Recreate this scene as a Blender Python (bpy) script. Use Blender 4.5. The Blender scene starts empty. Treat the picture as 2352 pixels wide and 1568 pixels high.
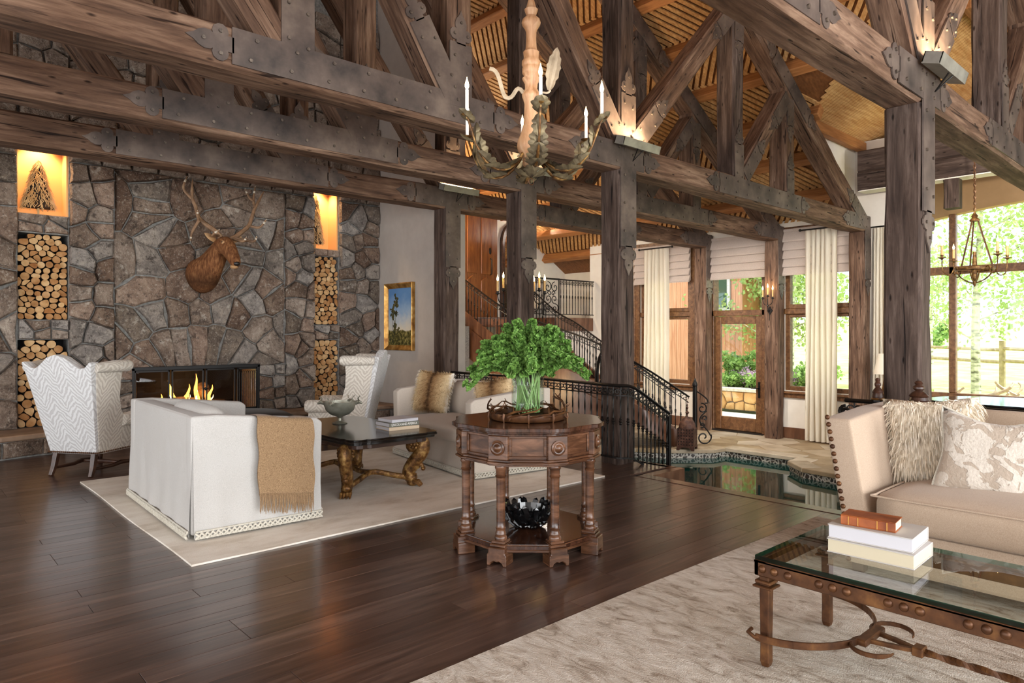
import bpy, bmesh, math, random
from mathutils import Vector, Matrix, noise
R = math.radians; PI = math.pi; sin = math.sin; cos = math.cos
V = Vector
SC = bpy.context.scene
COL = SC.collection

# ------------------------------------------------------------------ camera, world, sun, exposure
cd = bpy.data.cameras.new('camera'); cam = bpy.data.objects.new('camera', cd); COL.objects.link(cam)
cam.location = (0, 0, 1.35); cam.rotation_euler = (R(90), 0, R(47.6 - 90))
cd.sensor_width = 36.0; cd.lens = 36.0 * 1580 / 2352; cd.shift_y = -19.0 / 2352
cd.clip_start = 0.05; cd.clip_end = 4000
SC.camera = cam
w = bpy.data.worlds.new('sky'); SC.world = w; w.use_nodes = True
bg = w.node_tree.nodes['Background']
bg.inputs[0].default_value = (0.86, 0.93, 1.0, 1); bg.inputs[1].default_value = 2.4
sd = bpy.data.lights.new('sun', 'SUN'); sd.energy = 7.0; sd.angle = R(1.0); sd.color = (1.0, .93, .82)
sun = bpy.data.objects.new('sun', sd); COL.objects.link(sun)
sun.rotation_euler = V((-.30, .50, -.85)).to_track_quat('-Z', 'Y').to_euler()
def daylight(name, loc, to, w, h, watt, color=(.98, .99, 1.0)):
    # added area lamp standing in for daylight at an unseen window behind the camera
    l = bpy.data.lights.new(name, 'AREA'); l.shape = 'RECTANGLE'; l.size = w; l.size_y = h; l.energy = watt; l.color = color
    o = bpy.data.objects.new(name, l); COL.objects.link(o); o.location = loc; o.rotation_euler = (V(to) - V(loc)).to_track_quat('-Z', 'Z').to_euler(); return o
for x_, w_ in ((-4.4, 110), (-1.2, 150), (2.0, 220), (5.2, 260)): daylight('window_daylight', (x_, -4.9, 1.75), (x_, 0, 1.75), 2.4, 3.0, w_)
for y_ in (-2.6, .6, 3.8, 7.0): daylight('window_daylight', (-5.9, y_, 1.75), (0, y_, 1.75), 2.4, 3.0, 95)
SC.view_settings.view_transform = 'Standard'; SC.view_settings.look = 'None'
SC.view_settings.gamma = 1.0; SC.view_settings.use_curve_mapping = False
SC.view_settings.exposure = 0.47
try:
    SC.cycles.max_bounces = 6; SC.cycles.diffuse_bounces = 3; SC.cycles.glossy_bounces = 3
    SC.cycles.transparent_max_bounces = 12; SC.cycles.sample_clamp_indirect = 6.0
    SC.cycles.caustics_reflective = False; SC.cycles.caustics_refractive = False
except Exception:
    pass

# ------------------------------------------------------------------ materials
def lin(c):
    if isinstance(c, str):
        c = tuple(int(c[i:i+2], 16) / 255 for i in (0, 2, 4))
    return tuple((x / 12.92 if x <= .04045 else ((x + .055) / 1.055) ** 2.4) for x in c) + (1,)
MATS = {}
class NT:
    def __init__(s, name):
        s.m = bpy.data.materials.new(name); s.m.use_nodes = True
        s.t = s.m.node_tree; s.n = s.t.nodes; s.b = s.n['Principled BSDF']; s.out = s.n['Material Output']
        MATS[name] = s.m
    def N(s, typ, **k):
        n = s.n.new(typ)
        for a, v in k.items():
            if hasattr(n, a): setattr(n, a, v)
        return n
    def L(s, a, b): s.t.links.new(a, b)
    def co(s, scale=(1, 1, 1), kind='Object', rot=(0, 0, 0)):
        tc = s.N('ShaderNodeTexCoord'); mp = s.N('ShaderNodeMapping')
        mp.inputs['Scale'].default_value = scale; mp.inputs['Rotation'].default_value = rot
        ad = s.N('ShaderNodeVectorMath'); ad.operation = 'MULTIPLY_ADD'    # every object its own patch of the texture
        s.L(s.rnd(), ad.inputs[0]); ad.inputs[1].default_value = (17.3, 9.1, 23.7); s.L(tc.outputs[kind], ad.inputs[2])
        s.L(ad.outputs[0], mp.inputs[0]); return mp.outputs[0]
    def noise(s, vec, scale=1, detail=3, rough=.55, dist=0):
        n = s.N('ShaderNodeTexNoise'); n.inputs['Scale'].default_value = scale; n.inputs['Detail'].default_value = detail
        n.inputs['Roughness'].default_value = rough; n.inputs['Distortion'].default_value = dist
        s.L(vec, n.inputs['Vector']); return n.outputs[0]
    def vor(s, vec, scale=1, feat='F1', rnd=1):
        n = s.N('ShaderNodeTexVoronoi'); n.feature = feat; n.inputs['Scale'].default_value = scale
        n.inputs['Randomness'].default_value = rnd
        s.L(vec, n.inputs['Vector']); return n
    def ramp(s, fac, stops, interp='LINEAR'):
        r = s.N('ShaderNodeValToRGB'); e = r.color_ramp.elements; r.color_ramp.interpolation = interp
        while len(e) < len(stops): e.new(.5)
        for i, (p, c) in enumerate(stops):
            e[i].position = p; e[i].color = lin(c) if isinstance(c, str) else (c if len(c) == 4 else tuple(c) + (1,))
        s.L(fac, r.inputs[0]); return r.outputs[0]
    def mix(s, fac, a, b, mode='MIX'):
        n = s.N('ShaderNodeMix'); n.data_type = 'RGBA'; n.blend_type = mode
        for sock, v in ((n.inputs[0], fac), (n.inputs[6], a), (n.inputs[7], b)):
            if hasattr(v, 'is_linked'): s.L(v, sock)
            elif isinstance(v, str): sock.default_value = lin(v)
            else: sock.default_value = v
        return n.outputs[2]
    def mul(s, a, b, op='MULTIPLY'):
        n = s.N('ShaderNodeMath'); n.operation = op
        for i, v in enumerate((a, b)):
            if hasattr(v, 'is_linked'): s.L(v, n.inputs[i])
            else: n.inputs[i].default_value = v
        return n.outputs[0]
    def rnd(s): return s.N('ShaderNodeObjectInfo').outputs['Random']
    def base(s, c, rough=.6, metal=0, spec=.5):
        if hasattr(c, 'is_linked'): s.L(c, s.b.inputs['Base Color'])
        else: s.b.inputs['Base Color'].default_value = lin(c)
        if hasattr(rough, 'is_linked'): s.L(rough, s.b.inputs['Roughness'])
        else: s.b.inputs['Roughness'].default_value = rough
        s.b.inputs['Metallic'].default_value = metal; s.b.inputs['Specular IOR Level'].default_value = spec
        return s
    def bump(s, h, strength=.3, dist=.01):
        n = s.N('ShaderNodeBump'); n.inputs['Strength'].default_value = strength; n.inputs['Distance'].default_value = dist
        s.L(h, n.inputs['Height']); s.L(n.outputs[0], s.b.inputs['Normal']); return s

def plain(name, c, rough=.6, metal=0, spec=.5):
    return NT(name).base(c, rough, metal, spec).m
def speck(name, stops, scale=20, stretch=(1, 1, 1), rough=.7, bump=.2, bd=.01, metal=0, detail=4, kind='Object', spec=.4, rnd=None):
    s = NT(name); v = s.co(stretch, kind); f = s.noise(v, scale, detail)
    c = s.ramp(f, stops)
    if rnd:
        c = s.mix(s.rnd(), c, s.mix(1.0, c, rnd, 'MULTIPLY'))
    s.base(c, rough, metal, spec)
    if bump: s.bump(f, bump, bd)
    return s.m

def timber_mat(name, dark, mid, light, bump=.6):
    s = NT(name); v = s.co((.9, 9, 9)); f = s.noise(v, 2.2, 6, .65, .4)
    v2 = s.co((.55, 1.6, 1.6)); f2 = s.noise(v2, 1.7, 3)
    c = s.ramp(f, [(.28, dark), (.5, mid), (.74, light)])
    c = s.mix(s.ramp(f2, [(.35, (0, 0, 0)), (.7, (1, 1, 1))]), c, s.mix(1.0, c, 'c7bcb4', 'MULTIPLY'))
    v3 = s.co((1.0, 20, 20)); cr = s.noise(v3, 1.5, 2, .5, .8)
    crk = s.ramp(cr, [(.30, (0, 0, 0)), (.37, (1, 1, 1))])
    v4 = s.co((5, 14, 14)); kn = s.vor(v4, 1.0); pits = s.ramp(kn.outputs['Distance'], [(.06, (0, 0, 0)), (.16, (1, 1, 1))])
    cc = s.mix(s.mul(crk, pits), s.mix(1.0, c, '6e6058', 'MULTIPLY'), c)
    s.base(cc, .78, 0, .25)
    h = s.mul(s.mul(f, .6, 'MULTIPLY'), s.mul(s.mul(crk, pits), .7, 'MULTIPLY'), 'ADD')
    s.bump(h, bump, .012); return s.m
timber_mat('timber', '3e2d24', '705645', '9c806b')
timber_mat('timber_post', '2a1f1a', '4f4038', '74645b')
timber_mat('timber_light', '6b4a33', '9c7552', 'b8946c', .35)
def deck_mat(name, a, b):
    s = NT(name); v = s.co((1.2, 14, 14)); f = s.noise(v, 2, 4)
    s.base(s.ramp(f, [(.3, a), (.7, b)]), .6, 0, .3); return s.m
deck_mat('deck_pale', 'b07a44', 'dcae74'); deck_mat('deck_dark', '6b4326', '8c5c36'); deck_mat('purlin', '8d5a32', 'b57c4a')

def iron_mat():
    s = NT('iron_plate'); v = s.co((1, 1, 1)); f = s.noise(v, 3.2, 5, .6); f2 = s.noise(v, 40, 3)
    s.base(s.ramp(f, [(.3, '413a37'), (.52, '62554e'), (.72, '7f7065')]), .5, .35, .4); s.bump(f2, .12, .004)
iron_mat()
plain('iron_black', '24211f', .42, .6); plain('iron_dark', '1a1817', .5, .3)
speck('iron_bronze', [(.3, '3a2214'), (.55, '5b3a22'), (.75, '7d5530')], 14, rough=.42, metal=.45, bump=.25, bd=.004)
speck('bolt', [(.3, '4b433e'), (.7, '8a7d70')], 30, rough=.4, metal=.6, bump=0)
speck('steel_box', [(.3, '8a867e'), (.7, 'aaa69c')], 8, rough=.4, metal=.5, bump=0)

def floor_mat():
    s = NT('walnut_plank'); v = s.co((1.0, 16, 1)); f = s.noise(v, 1.6, 6, .65, .7)
    c = s.ramp(f, [(.28, '33251e'), (.5, '533e35'), (.75, '755e52')])
    c = s.mix(s.rnd(), c, s.mix(1.0, c, 'b9a69a', 'MULTIPLY'))
    v2 = s.co((.8, 1.2, 1)); rg = s.noise(v2, 2, 2)
    rr = s.N('ShaderNodeMapRange'); rr.inputs[3].default_value = .24; rr.inputs[4].default_value = .38; s.L(rg, rr.inputs[0])
    s.base(c, rr.outputs[0], 0, .5); s.bump(f, .10, .004); s.b.inputs['Coat Weight'].default_value = .35; s.b.inputs['Coat Roughness'].default_value = .16
floor_mat()
plain('subfloor', '120b08', .8)

def stone_mat(name, a, b, c_, rnd):
    s = NT(name); v = s.co((1, 1, 1), 'Object'); f = s.noise(v, 4.5, 7, .72, .6); f2 = s.noise(v, 26, 4, .7)
    c = s.ramp(f, [(.28, a), (.5, b), (.72, c_)])
    c = s.mix(s.rnd(), c, s.mix(1.0, c, rnd, 'MULTIPLY'))
    sp = s.ramp(s.noise(v, 38, 5, .7), [(.55, (0, 0, 0)), (.64, (1, 1, 1))]); c = s.mix(s.mul(sp, .38), c, 'cabfb0')
    d2 = s.ramp(s.noise(v, 30, 5, .75), [(.36, (1, 1, 1)), (.45, (0, 0, 0))]); c = s.mix(s.mul(d2, .5), c, '3d332d')
    li = s.ramp(s.noise(v, 7.5, 6, .75), [(.58, (0, 0, 0)), (.66, (1, 1, 1))]); c = s.mix(s.mul(li, .55), c, 'c9c0b2')
    dk = s.ramp(s.noise(v, 11, 5, .7), [(.36, (1, 1, 1)), (.44, (0, 0, 0))]); c = s.mix(s.mul(dk, .7), c, '3a302b')
    s.base(c, .85, 0, .25); s.bump(s.mul(f, f2, 'ADD'), .9, .035)
stone_mat('stone_a', '64564c', '988779', 'c2b3a3', 'b8a89c')
stone_mat('stone_b', '624e43', '98806f', 'c0a893', 'a59a92')
stone_mat('stone_c', '66605c', '99918a', 'c6bbae', 'b0a090')
speck('mortar', [(.3, '6a6865'), (.7, '93908a')], 30, rough=.95, bump=.4)
speck('hearth_slab', [(.3, '7d6350'), (.7, 'a58a72')], 5, rough=.6, bump=.2)
speck('plaster', [(.3, 'd6cdc2'), (.7, 'dcd4ca')], 6, rough=.9, bump=.05)
speck('plaster_grey', [(.3, 'b4a99f'), (.7, 'bdb2a8')], 6, rough=.9, bump=.05)
speck('plaster_tan', [(.3, 'a5855f'), (.7, 'b08f68')], 5, rough=.9, bump=.05)
speck('plaster_warm', [(.3, 'e6ddd0'), (.7, 'ece4d8')], 6, rough=.9, bump=.04)
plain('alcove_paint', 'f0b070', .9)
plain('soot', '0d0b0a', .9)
def wood(name, a, b, c_, sc=1.0, rough=.35, st=(1, 8, 8), bump=.08, spec=.5):
    s = NT(name); v = s.co(st); f = s.noise(v, 2.5 * sc, 5, .6, .6)
    s.base(s.ramp(f, [(.28, a), (.5, b), (.74, c_)]), rough, 0, spec)
    if bump: s.bump(f, bump, .005)
    return s.m
wood('walnut_table', '2a180f', '4f3220', '74503a', 1.0, .26, (2, 2, 9))
wood('walnut_top', '1d100a', '382116', '523425', 1.0, .15, (2, 12, 4))
wood('window_wood', '4a2d19', '6f4a2c', '8b6541', 1.0, .45, (6, 6, 6))
wood('door_wood', '5b3116', '844d24', 'a06a38', .8, .4, (7, 7, 1))
wood('panel_wood', '472c1f', '66432f', '83604a', .7, .3, (4, 4, 1))
wood('chair_leg', '261610', '3f271c', '543729', 1, .35)
wood('siding', 'ad6f4c', 'c58a66', 'd6a07e', .6, .7, (14, 14, .8), .1)
plain('black_lacquer', '15110f', .16)
speck('gilt', [(.3, '33200f'), (.5, '6e4a24'), (.72, 'b08c54')], 22, rough=.45, metal=.45, bump=.6, bd=.008)
speck('gilt_frame', [(.3, '7a4c1c'), (.55, 'b98a45'), (.75, 'e0bd7c')], 9, rough=.35, metal=.6, bump=.15, bd=.004)

def fabric(name, a, b, weave=260, bump=.25, stops=None, fine=0.5):
    s = NT(name); v = s.co((1, 1, 1)); f = s.noise(v, weave, 2); f2 = s.noise(v, 3, 3)
    c = s.mix(s.ramp(f, [(.35, (0, 0, 0)), (.65, (1, 1, 1))]), a, b)
    c = s.mix(s.mul(f2, .35), c, s.mix(1.0, c, 'd8cfc4', 'MULTIPLY'))
    s.base(c, .92, 0, .15); s.b.inputs['Sheen Weight'].default_value = .15; s.bump(f, bump, .003); return s.m
fabric('linen_white', 'b6b3af', 'c5c2be'); fabric('linen_cream', 'beb3a6', 'cbc0b4')
fabric('linen_tan', 'ad9884', 'bca894'); fabric('throw_tan', '7a6047', 'a88b69', 240, .6)
fabric('shade_linen', 'b5a497', 'c9bab0', 180); fabric('trim_cord', 'bcb6a8', 'cfcabd', 120, .5)
fabric('leather_dark', '1c1411', '241b17', 60, .2)
def sheer():
    s = NT('curtain_sheer'); f = s.noise(s.co((1, 1, 1)), 200, 2)
    s.base(s.mix(f, 'e6dcc9', 'efe6d4'), .9, 0, .1)
    tr = s.N('ShaderNodeBsdfTranslucent'); tr.inputs[0].default_value = lin('f0e4d0'); mx = s.N('ShaderNodeMixShader')
    mx.inputs[0].default_value = .35; s.L(s.b.outputs[0], mx.inputs[1]); s.L(tr.outputs[0], mx.inputs[2]); s.L(mx.outputs[0], s.out.inputs[0])
sheer()
def zebra(name, a, b):
    # chevron tiger-stripe weave: distorted bands in z folded about vertical seams
    s = NT(name); tc = s.N('ShaderNodeTexCoord'); sep = s.N('ShaderNodeSeparateXYZ'); s.L(tc.outputs['Object'], sep.inputs[0])
    u = s.mul(sep.outputs[0], sep.outputs[1], 'ADD'); pp = s.N('ShaderNodeMath'); pp.operation = 'PINGPONG'
    s.L(u, pp.inputs[0]); pp.inputs[1].default_value = .115
    k = s.mul(sep.outputs[2], s.mul(pp.outputs[0], 1.15), 'SUBTRACT')
    nz = s.noise(s.co((1, 1, 1)), 11, 4); k = s.mul(k, s.mul(nz, .11), 'ADD')
    sn = s.N('ShaderNodeMath'); sn.operation = 'SINE'; s.L(s.mul(k, 130), sn.inputs[0])
    f = s.ramp(s.mul(s.mul(sn.outputs[0], .5), .5, 'ADD'), [(.35, (0, 0, 0)), (.55, (1, 1, 1))])
    s.base(s.mix(f, a, b), .8, 0, .25); s.b.inputs['Sheen Weight'].default_value = .2; s.bump(f, .5, .006)
zebra('zebra_white', 'b8b5b4', 'd0cfce')
zebra('zebra_cream', 'b9afa3', 'd1c9bd')
def rug(name, a, b, c_, sc, dist, bump, st):
    s = NT(name); v = s.co(st); f = s.noise(v, sc, 8, .68, dist); f2 = s.noise(s.co((1, 1, 1)), 160, 2)
    c = s.ramp(f, [(.32, a), (.47, b), (.6, c_)]); c = s.mix(s.mul(f2, .3), c, s.mix(1.0, c, 'cfc6bb', 'MULTIPLY'))
    s.base(c, .95, 0, .1); s.bump(s.mul(s.mul(f, .8), s.mul(f2, .25), 'ADD'), bump, .02)
rug('rug_cream', 'cdc1b1', 'e2d9cc', 'ebe4d9', 2.2, .3, .25, (1, 2.2, 1))
rug('rug_pattern', '8f7f6f', 'c6baac', 'd8cfc4', 9.0, .9, 1.0, (1.7, .7, 1))
def glass(name, tint=(1, 1, 1, 1), rough=0.0, ior=1.45):
    s = NT(name); t = s.N('ShaderNodeBsdfTransparent'); t.inputs[0].default_value = tint
    g = s.N('ShaderNodeBsdfGlossy'); g.inputs['Roughness'].default_value = rough
    fr = s.N('ShaderNodeFresnel'); fr.inputs[0].default_value = ior; mx = s.N('ShaderNodeMixShader')
    bf = s.N('ShaderNodeNewGeometry').outputs['Backfacing']     # reflect on the way in only
    s.L(s.mul(fr.outputs[0], s.mul(1.0, bf, 'SUBTRACT')), mx.inputs[0]); s.L(t.outputs[0], mx.inputs[1]); s.L(g.outputs[0], mx.inputs[2]); s.L(mx.outputs[0], s.out.inputs[0])
glass('window_glass', (.97, .99, .98, 1)); glass('table_glass', (.90, .94, .91, 1), 0, 1.5); glass('glass_edge', (.10, .42, .34, 1), .05, 1.5)
glass('vase_glass', (.90, .95, .92, 1), .02, 1.75); glass('fire_glass', (.72, .72, .72, 1), .01, 1.75)
def water():
    s = NT('pond_water'); f = s.noise(s.co((1, 1, 1)), 5, 2); s.base('0f3d38', .03, 0, .8); s.b.inputs['IOR'].default_value = 1.4
    s.bump(f, .03, .01)
water()
def emit(name, c, st):
    s = NT(name); e = s.N('ShaderNodeEmission'); e.inputs[0].default_value = lin(c); e.inputs[1].default_value = st
    s.L(e.outputs[0], s.out.inputs[0])
emit('bulb', 'ffcf86', 26); emit('flame', 'ffa23c', 9); emit('flame_core', 'ffd98a', 14); emit('lamp_warm', 'ffcf98', 12); emit('ember', 'ff5a1c', 5)
plain('candle', 'f4efe6', .5); plain('candle_aged', 'd9b072', .6)
speck('log_end', [(.3, 'b08250'), (.5, 'cfa673'), (.7, 'dfbf92')], 9, rough=.85, bump=.2, rnd='c9a98a')
speck('bark', [(.3, '251a13'), (.7, '4c392b')], 12, rough=.95, bump=.6)
speck('twig', [(.3, 'b98d57'), (.7, 'e2bf8c')], 12, rough=.8, bump=.3)
speck('patina', [(.3, '463c30'), (.5, '70634c'), (.72, 'a08f6c')], 9, rough=.5, metal=.45, bump=.3, bd=.004)
speck('patina_pale', [(.3, '8f7f68'), (.6, 'b9a68c'), (.8, 'd6c4a8')], 9, rough=.6, bump=.2, bd=.004)
wood('turned_wood', '96653c', 'c2926a', 'd9b48e', 1.2, .5, (6, 6, 1.2), .2)
speck('rust_lantern', [(.3, '35211a'), (.55, '573a2e'), (.75, '7c5a49')], 14, rough=.55, metal=.3, bump=.3, bd=.004)
speck('pewter', [(.3, '7c7a6c'), (.6, 'a5a394'), (.8, 'c6c4b8')], 6, rough=.36, metal=.55, bump=.1, bd=.003)
plain('obsidian', '0b0b0c', .12); plain('white_board', 'c4c2c7', .5); plain('paper_cream', 'c8bca2', .7); plain('book_grey', '6b6a5e', .6)
plain('book_tan', 'cdb79c', .6); plain('book_white', 'bfbab4', .55); plain('ink_white', 'f2f0ea', .6); plain('ink_grey', '9b98a6', .6)
speck('leather_book', [(.3, '6e3418'), (.6, '9c5428'), (.8, 'b87040')], 12, rough=.5, bump=.2, bd=.003); plain('gold_tool', 'c08a44', .4, .5)
def elk_fur():
    s = NT('elk_fur'); f = s.noise(s.co((1, 1, .3)), 42, 4); c = s.ramp(f, [(.3, '55331f'), (.55, '7d5233'), (.75, '9c7048')])
    tc = s.N('ShaderNodeTexCoord'); sep = s.N('ShaderNodeSeparateXYZ'); s.L(tc.outputs['Object'], sep.inputs[0])
    k = s.mul(sep.outputs[2], s.mul(s.noise(s.co((1, 1, 1)), 6, 3), .18), 'ADD')
    m = s.ramp(s.mul(s.mul(k, 1.9, 'SUBTRACT'), 2.0), [(.18, (.2, .2, .2)), (.42, (.85, .85, .85)), (.62, (.25, .25, .25)), (.8, (0, 0, 0))])   # dark ruff on the lower neck
    s.base(s.mix(m, c, '3b2415'), .9, 0, .15); s.bump(f, .5, .01)
elk_fur()
speck('elk_dark', [(.3, '38200f'), (.7, '5a3820')], 10, rough=.9, bump=.4); speck('elk_pale', [(.3, 'a77c50'), (.7, 'c9a277')], 10, rough=.9, bump=.4)
speck('antler', [(.3, '5e4530'), (.6, '957356'), (.8, 'bda07c')], 8, rough=.6, bump=.3); plain('antler_tip', 'e2d8c4', .5)
plain('eye_black', '0a0706', .1); plain('muzzle_black', '1b1512', .4)
speck('fur_cream', [(.3, 'dfcfb6'), (.6, 'ede2d0'), (.8, 'f8f2e8')], 6, rough=.9, bump=.1)
def coyote():
    s = NT('fur_coyote'); tc = s.N('ShaderNodeTexCoord'); sep = s.N('ShaderNodeSeparateXYZ'); s.L(tc.outputs['Object'], sep.inputs[0])
    ab = s.N('ShaderNodeMath'); ab.operation = 'ABSOLUTE'; s.L(sep.outputs[0], ab.inputs[0])
    k = s.mul(ab.outputs[0], s.mul(s.noise(s.co((1, 1, 1)), 26, 3), .08), 'ADD')
    s.base(s.ramp(k, [(.04, '4d3622'), (.08, '8d6c49'), (.16, 'b79a72'), (.235, 'd0b993'), (.27, 'f0eadf')]), .9, 0, .15)
coyote()
def damask():
    s = NT('damask'); v = s.co((1, 1, 1)); f = s.noise(v, 9, 5, .5, 1.3); f2 = s.noise(v, 60, 2)
    m = s.ramp(f, [(.47, (0, 0, 0)), (.5, (1, 1, 1))]); c = s.mix(m, 'a79888', s.mix(f2, 'b5aa9d', 'cdc4b8'))
    s.base(c, .8, 0, .3); s.b.inputs['Sheen Weight'].default_value = .3; s.bump(s.mul(m, f2, 'ADD'), .5, .01)
damask()
leafy0 = None; plain('stem_green', '90a868', .5)
def leafy(name, a, b, tr=.35, sc=2.5):
    s = NT(name); f = s.noise(s.co((1, 1, 1)), sc, 3); c = s.ramp(f, [(.3, a), (.7, b)]); s.base(c, .6, 0, .25)
    t = s.N('ShaderNodeBsdfTranslucent'); s.L(c, t.inputs[0]); mx = s.N('ShaderNodeMixShader'); mx.inputs[0].default_value = tr
    s.L(s.b.outputs[0], mx.inputs[1]); s.L(t.outputs[0], mx.inputs[2]); s.L(mx.outputs[0], s.out.inputs[0])
leafy('leaf_bell', '1f4a0e', '90bb5e', .25, 70); leafy('aspen_leaf', '8cab5c', 'c0d290', .45); leafy('shrub_leaf', '648c45', '9dbb6c'); leafy('flower_mauve', 'a88aa8', 'cdb3c6')
speck('meadow', [(.3, '8fa056'), (.6, 'b9bd78'), (.8, 'cfc98e')], 1.2, rough=.95, bump=.3)
speck('aspen_bark', [(.35, '6b6b58'), (.5, 'c3c4ae'), (.7, 'dcdccb')], 4, (1, 1, 3), rough=.85, bump=.2)
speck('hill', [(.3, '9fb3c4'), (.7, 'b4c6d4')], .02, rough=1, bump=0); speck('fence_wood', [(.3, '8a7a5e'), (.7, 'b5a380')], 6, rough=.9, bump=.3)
speck('flagstone', [(.3, 'a08e77'), (.5, 'c2b39c'), (.75, 'dacdb9')], 2.4, rough=.55, bump=.25, rnd='cfc0a8'); speck('gravel', [(.3, 'b9b2a4'), (.7, 'd8d2c6')], 20, rough=.95)
def pebble():
    s = NT('pebble'); v = s.co((1, 1, 1)); n = s.vor(v, 17, 'DISTANCE_TO_EDGE'); n2 = s.vor(v, 17)
    m = s.ramp(n.outputs['Distance'], [(.10, (0, 0, 0)), (.16, (1, 1, 1))]); c = s.mix(m, 'c7bfb2', s.mix(n2.outputs['Color'], '2b2622', '5d4f45'))
    s.base(c, .5); s.bump(m, .6, .02)
pebble()
speck('amber_stone', [(.3, 'b98a55'), (.6, 'd8b27c'), (.8, 'e6c89a')], 3, rough=.9, bump=.5)
plain('piano_black', '0c0d0f', .08); plain('lamp_shade', 'efe3cd', .8); plain('pink_cloth', 'd8a49a', .9)

# ------------------------------------------------------------------ geometry helpers
class G:
    def __init__(s): s.v = []; s.f = []; s.m = []
    def raw(s, vs, fs, mi=0):
        o = len(s.v); s.v += [tuple(p) for p in vs]; s.f += [tuple(i + o for i in f) for f in fs]; s.m += [mi] * len(fs); return s
    def box(s, x0, x1, y0, y1, z0, z1, mi=0, mx=None):
        vs = [V((x, y, z)) for x in (x0, x1) for y in (y0, y1) for z in (z0, z1)]
        if mx is not None: vs = [mx @ p for p in vs]
        return s.raw(vs, [(0, 1, 3, 2), (4, 6, 7, 5), (0, 4, 5, 1), (2, 3, 7, 6), (0, 2, 6, 4), (1, 5, 7, 3)], mi)
    def tube(s, pts, rad, n=8, cap=True, closed=False, mi=0, flat=None, twist=0):
        pts = [V(p) for p in pts]; k = len(pts); rad = rad if isinstance(rad, (list, tuple)) else [rad] * k
        vs = []; fr = None; T0 = None
        for i, p in enumerate(pts):
            a = pts[(i - 1) % k] if (closed or i > 0) else p; b = pts[(i + 1) % k] if (closed or i < k - 1) else p
            t = (b - a)
            t = t.normalized() if t.length > 1e-9 else V((0, 0, 1))
            if fr is None:
                h = V((0, 0, 1)) if abs(t.z) < .95 else V((1, 0, 0)); fr = h.cross(t).normalized()
            else:
                q = T0.rotation_difference(t); fr = q @ fr; fr = (fr - t * fr.dot(t)).normalized()
            T0 = t; g = t.cross(fr)
            for j in range(n):
                an = 2 * PI * j / n + twist * i + (PI / n if n == 4 else 0); e = flat or (1, 1)
                vs.append(p + (fr * cos(an) * e[0] + g * sin(an) * e[1]) * rad[i])
        fs = []
        for i in range(k if closed else k - 1):
            for j in range(n):
                a = i * n + j; b = i * n + (j + 1) % n; c = ((i + 1) % k) * n + (j + 1) % n; d = ((i + 1) % k) * n + j
                fs.append((a, b, c, d))
        if cap and not closed: fs += [tuple(range(n))[::-1], tuple((k - 1) * n + j for j in range(n))]
        return s.raw(vs, fs, mi)
    def lathe(s, prof, n=16, c=(0, 0, 0), mi=0, mx=None, cap=True, flute=None):
        vs = []; c = V(c)
        for r, z in prof:
            for j in range(n):
                a = 2 * PI * j / n; rr = r * (1 + (flute(a) if flute else 0))
                p = V((cos(a) * rr, sin(a) * rr, z)); vs.append((mx @ p if mx is not None else p) + c)
        fs = []
        for i in range(len(prof) - 1):
            for j in range(n): fs.append((i * n + j, i * n + (j + 1) % n, (i + 1) * n + (j + 1) % n, (i + 1) * n + j))
        if cap:
            fs += [tuple(range(n))[::-1], tuple((len(prof) - 1) * n + j for j in range(n))]
        return s.raw(vs, fs, mi)
    def ball(s, c, r, nu=10, nv=7, mi=0):
        r = r if isinstance(r, (tuple, list)) else (r, r, r); c = V(c)
        prof = [(sin(PI * i / nv), -cos(PI * i / nv)) for i in range(nv + 1)]; prof[0] = (.02, -1); prof[-1] = (.02, 1)
        return s.lathe(prof, nu, c, mi, Matrix.Diagonal(V(r)))
    def prism(s, poly, d0, d1, f=None, mi=0):
        # poly: list of 2D points; f(a, b, d) -> 3D
        f = f or (lambda a, b, d: (a, b, d)); n = len(poly)
        vs = [f(a, b, d0) for a, b in poly] + [f(a, b, d1) for a, b in poly]
        fs = [tuple(range(n))[::-1], tuple(range(n, 2 * n))] + [(i, (i + 1) % n, n + (i + 1) % n, n + i) for i in range(n)]
        return s.raw(vs, fs, mi)
    def add(s, o, mx=None):
        k = len(s.v); s.v += [tuple(mx @ V(p)) if mx is not None else p for p in o.v]
        s.f += [tuple(i + k for i in f) for f in o.f]; s.m += o.m; return s
    def mesh(s, name, mats, smooth=False, bevel=0, seg=1, angle=35):
        me = bpy.data.meshes.new(name); me.from_pydata(s.v, [], s.f)
        for m in (mats if isinstance(mats, (list, tuple)) else [mats]): me.materials.append(MATS[m])
        if any(s.m): me.polygons.foreach_set('material_index', s.m)
        bm = bmesh.new(); bm.from_mesh(me); bmesh.ops.recalc_face_normals(bm, faces=bm.faces)
        if bevel:
            es = [e for e in bm.edges if len(e.link_faces) == 2 and e.calc_face_angle(0) > R(30)]
            bmesh.ops.bevel(bm, geom=es, offset=bevel, segments=seg, affect='EDGES', profile=.6, clamp_overlap=True)
        if smooth:
            for f in bm.faces: f.smooth = True
            for e in bm.edges:
                if len(e.link_faces) == 2 and e.calc_face_angle(0) > R(angle): e.smooth = False
        bm.to_mesh(me); bm.free(); me.update(); return me
def ob(name, me, parent=None, loc=None, rz=None, mx=None):
    o = bpy.data.objects.new(name, me); COL.objects.link(o)
    if parent: o.parent = parent
    if mx is not None: o.matrix_local = mx
    if loc is not None: o.location = loc
    if rz is not None: o.rotation_euler = (0, 0, rz)
    return o
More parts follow.
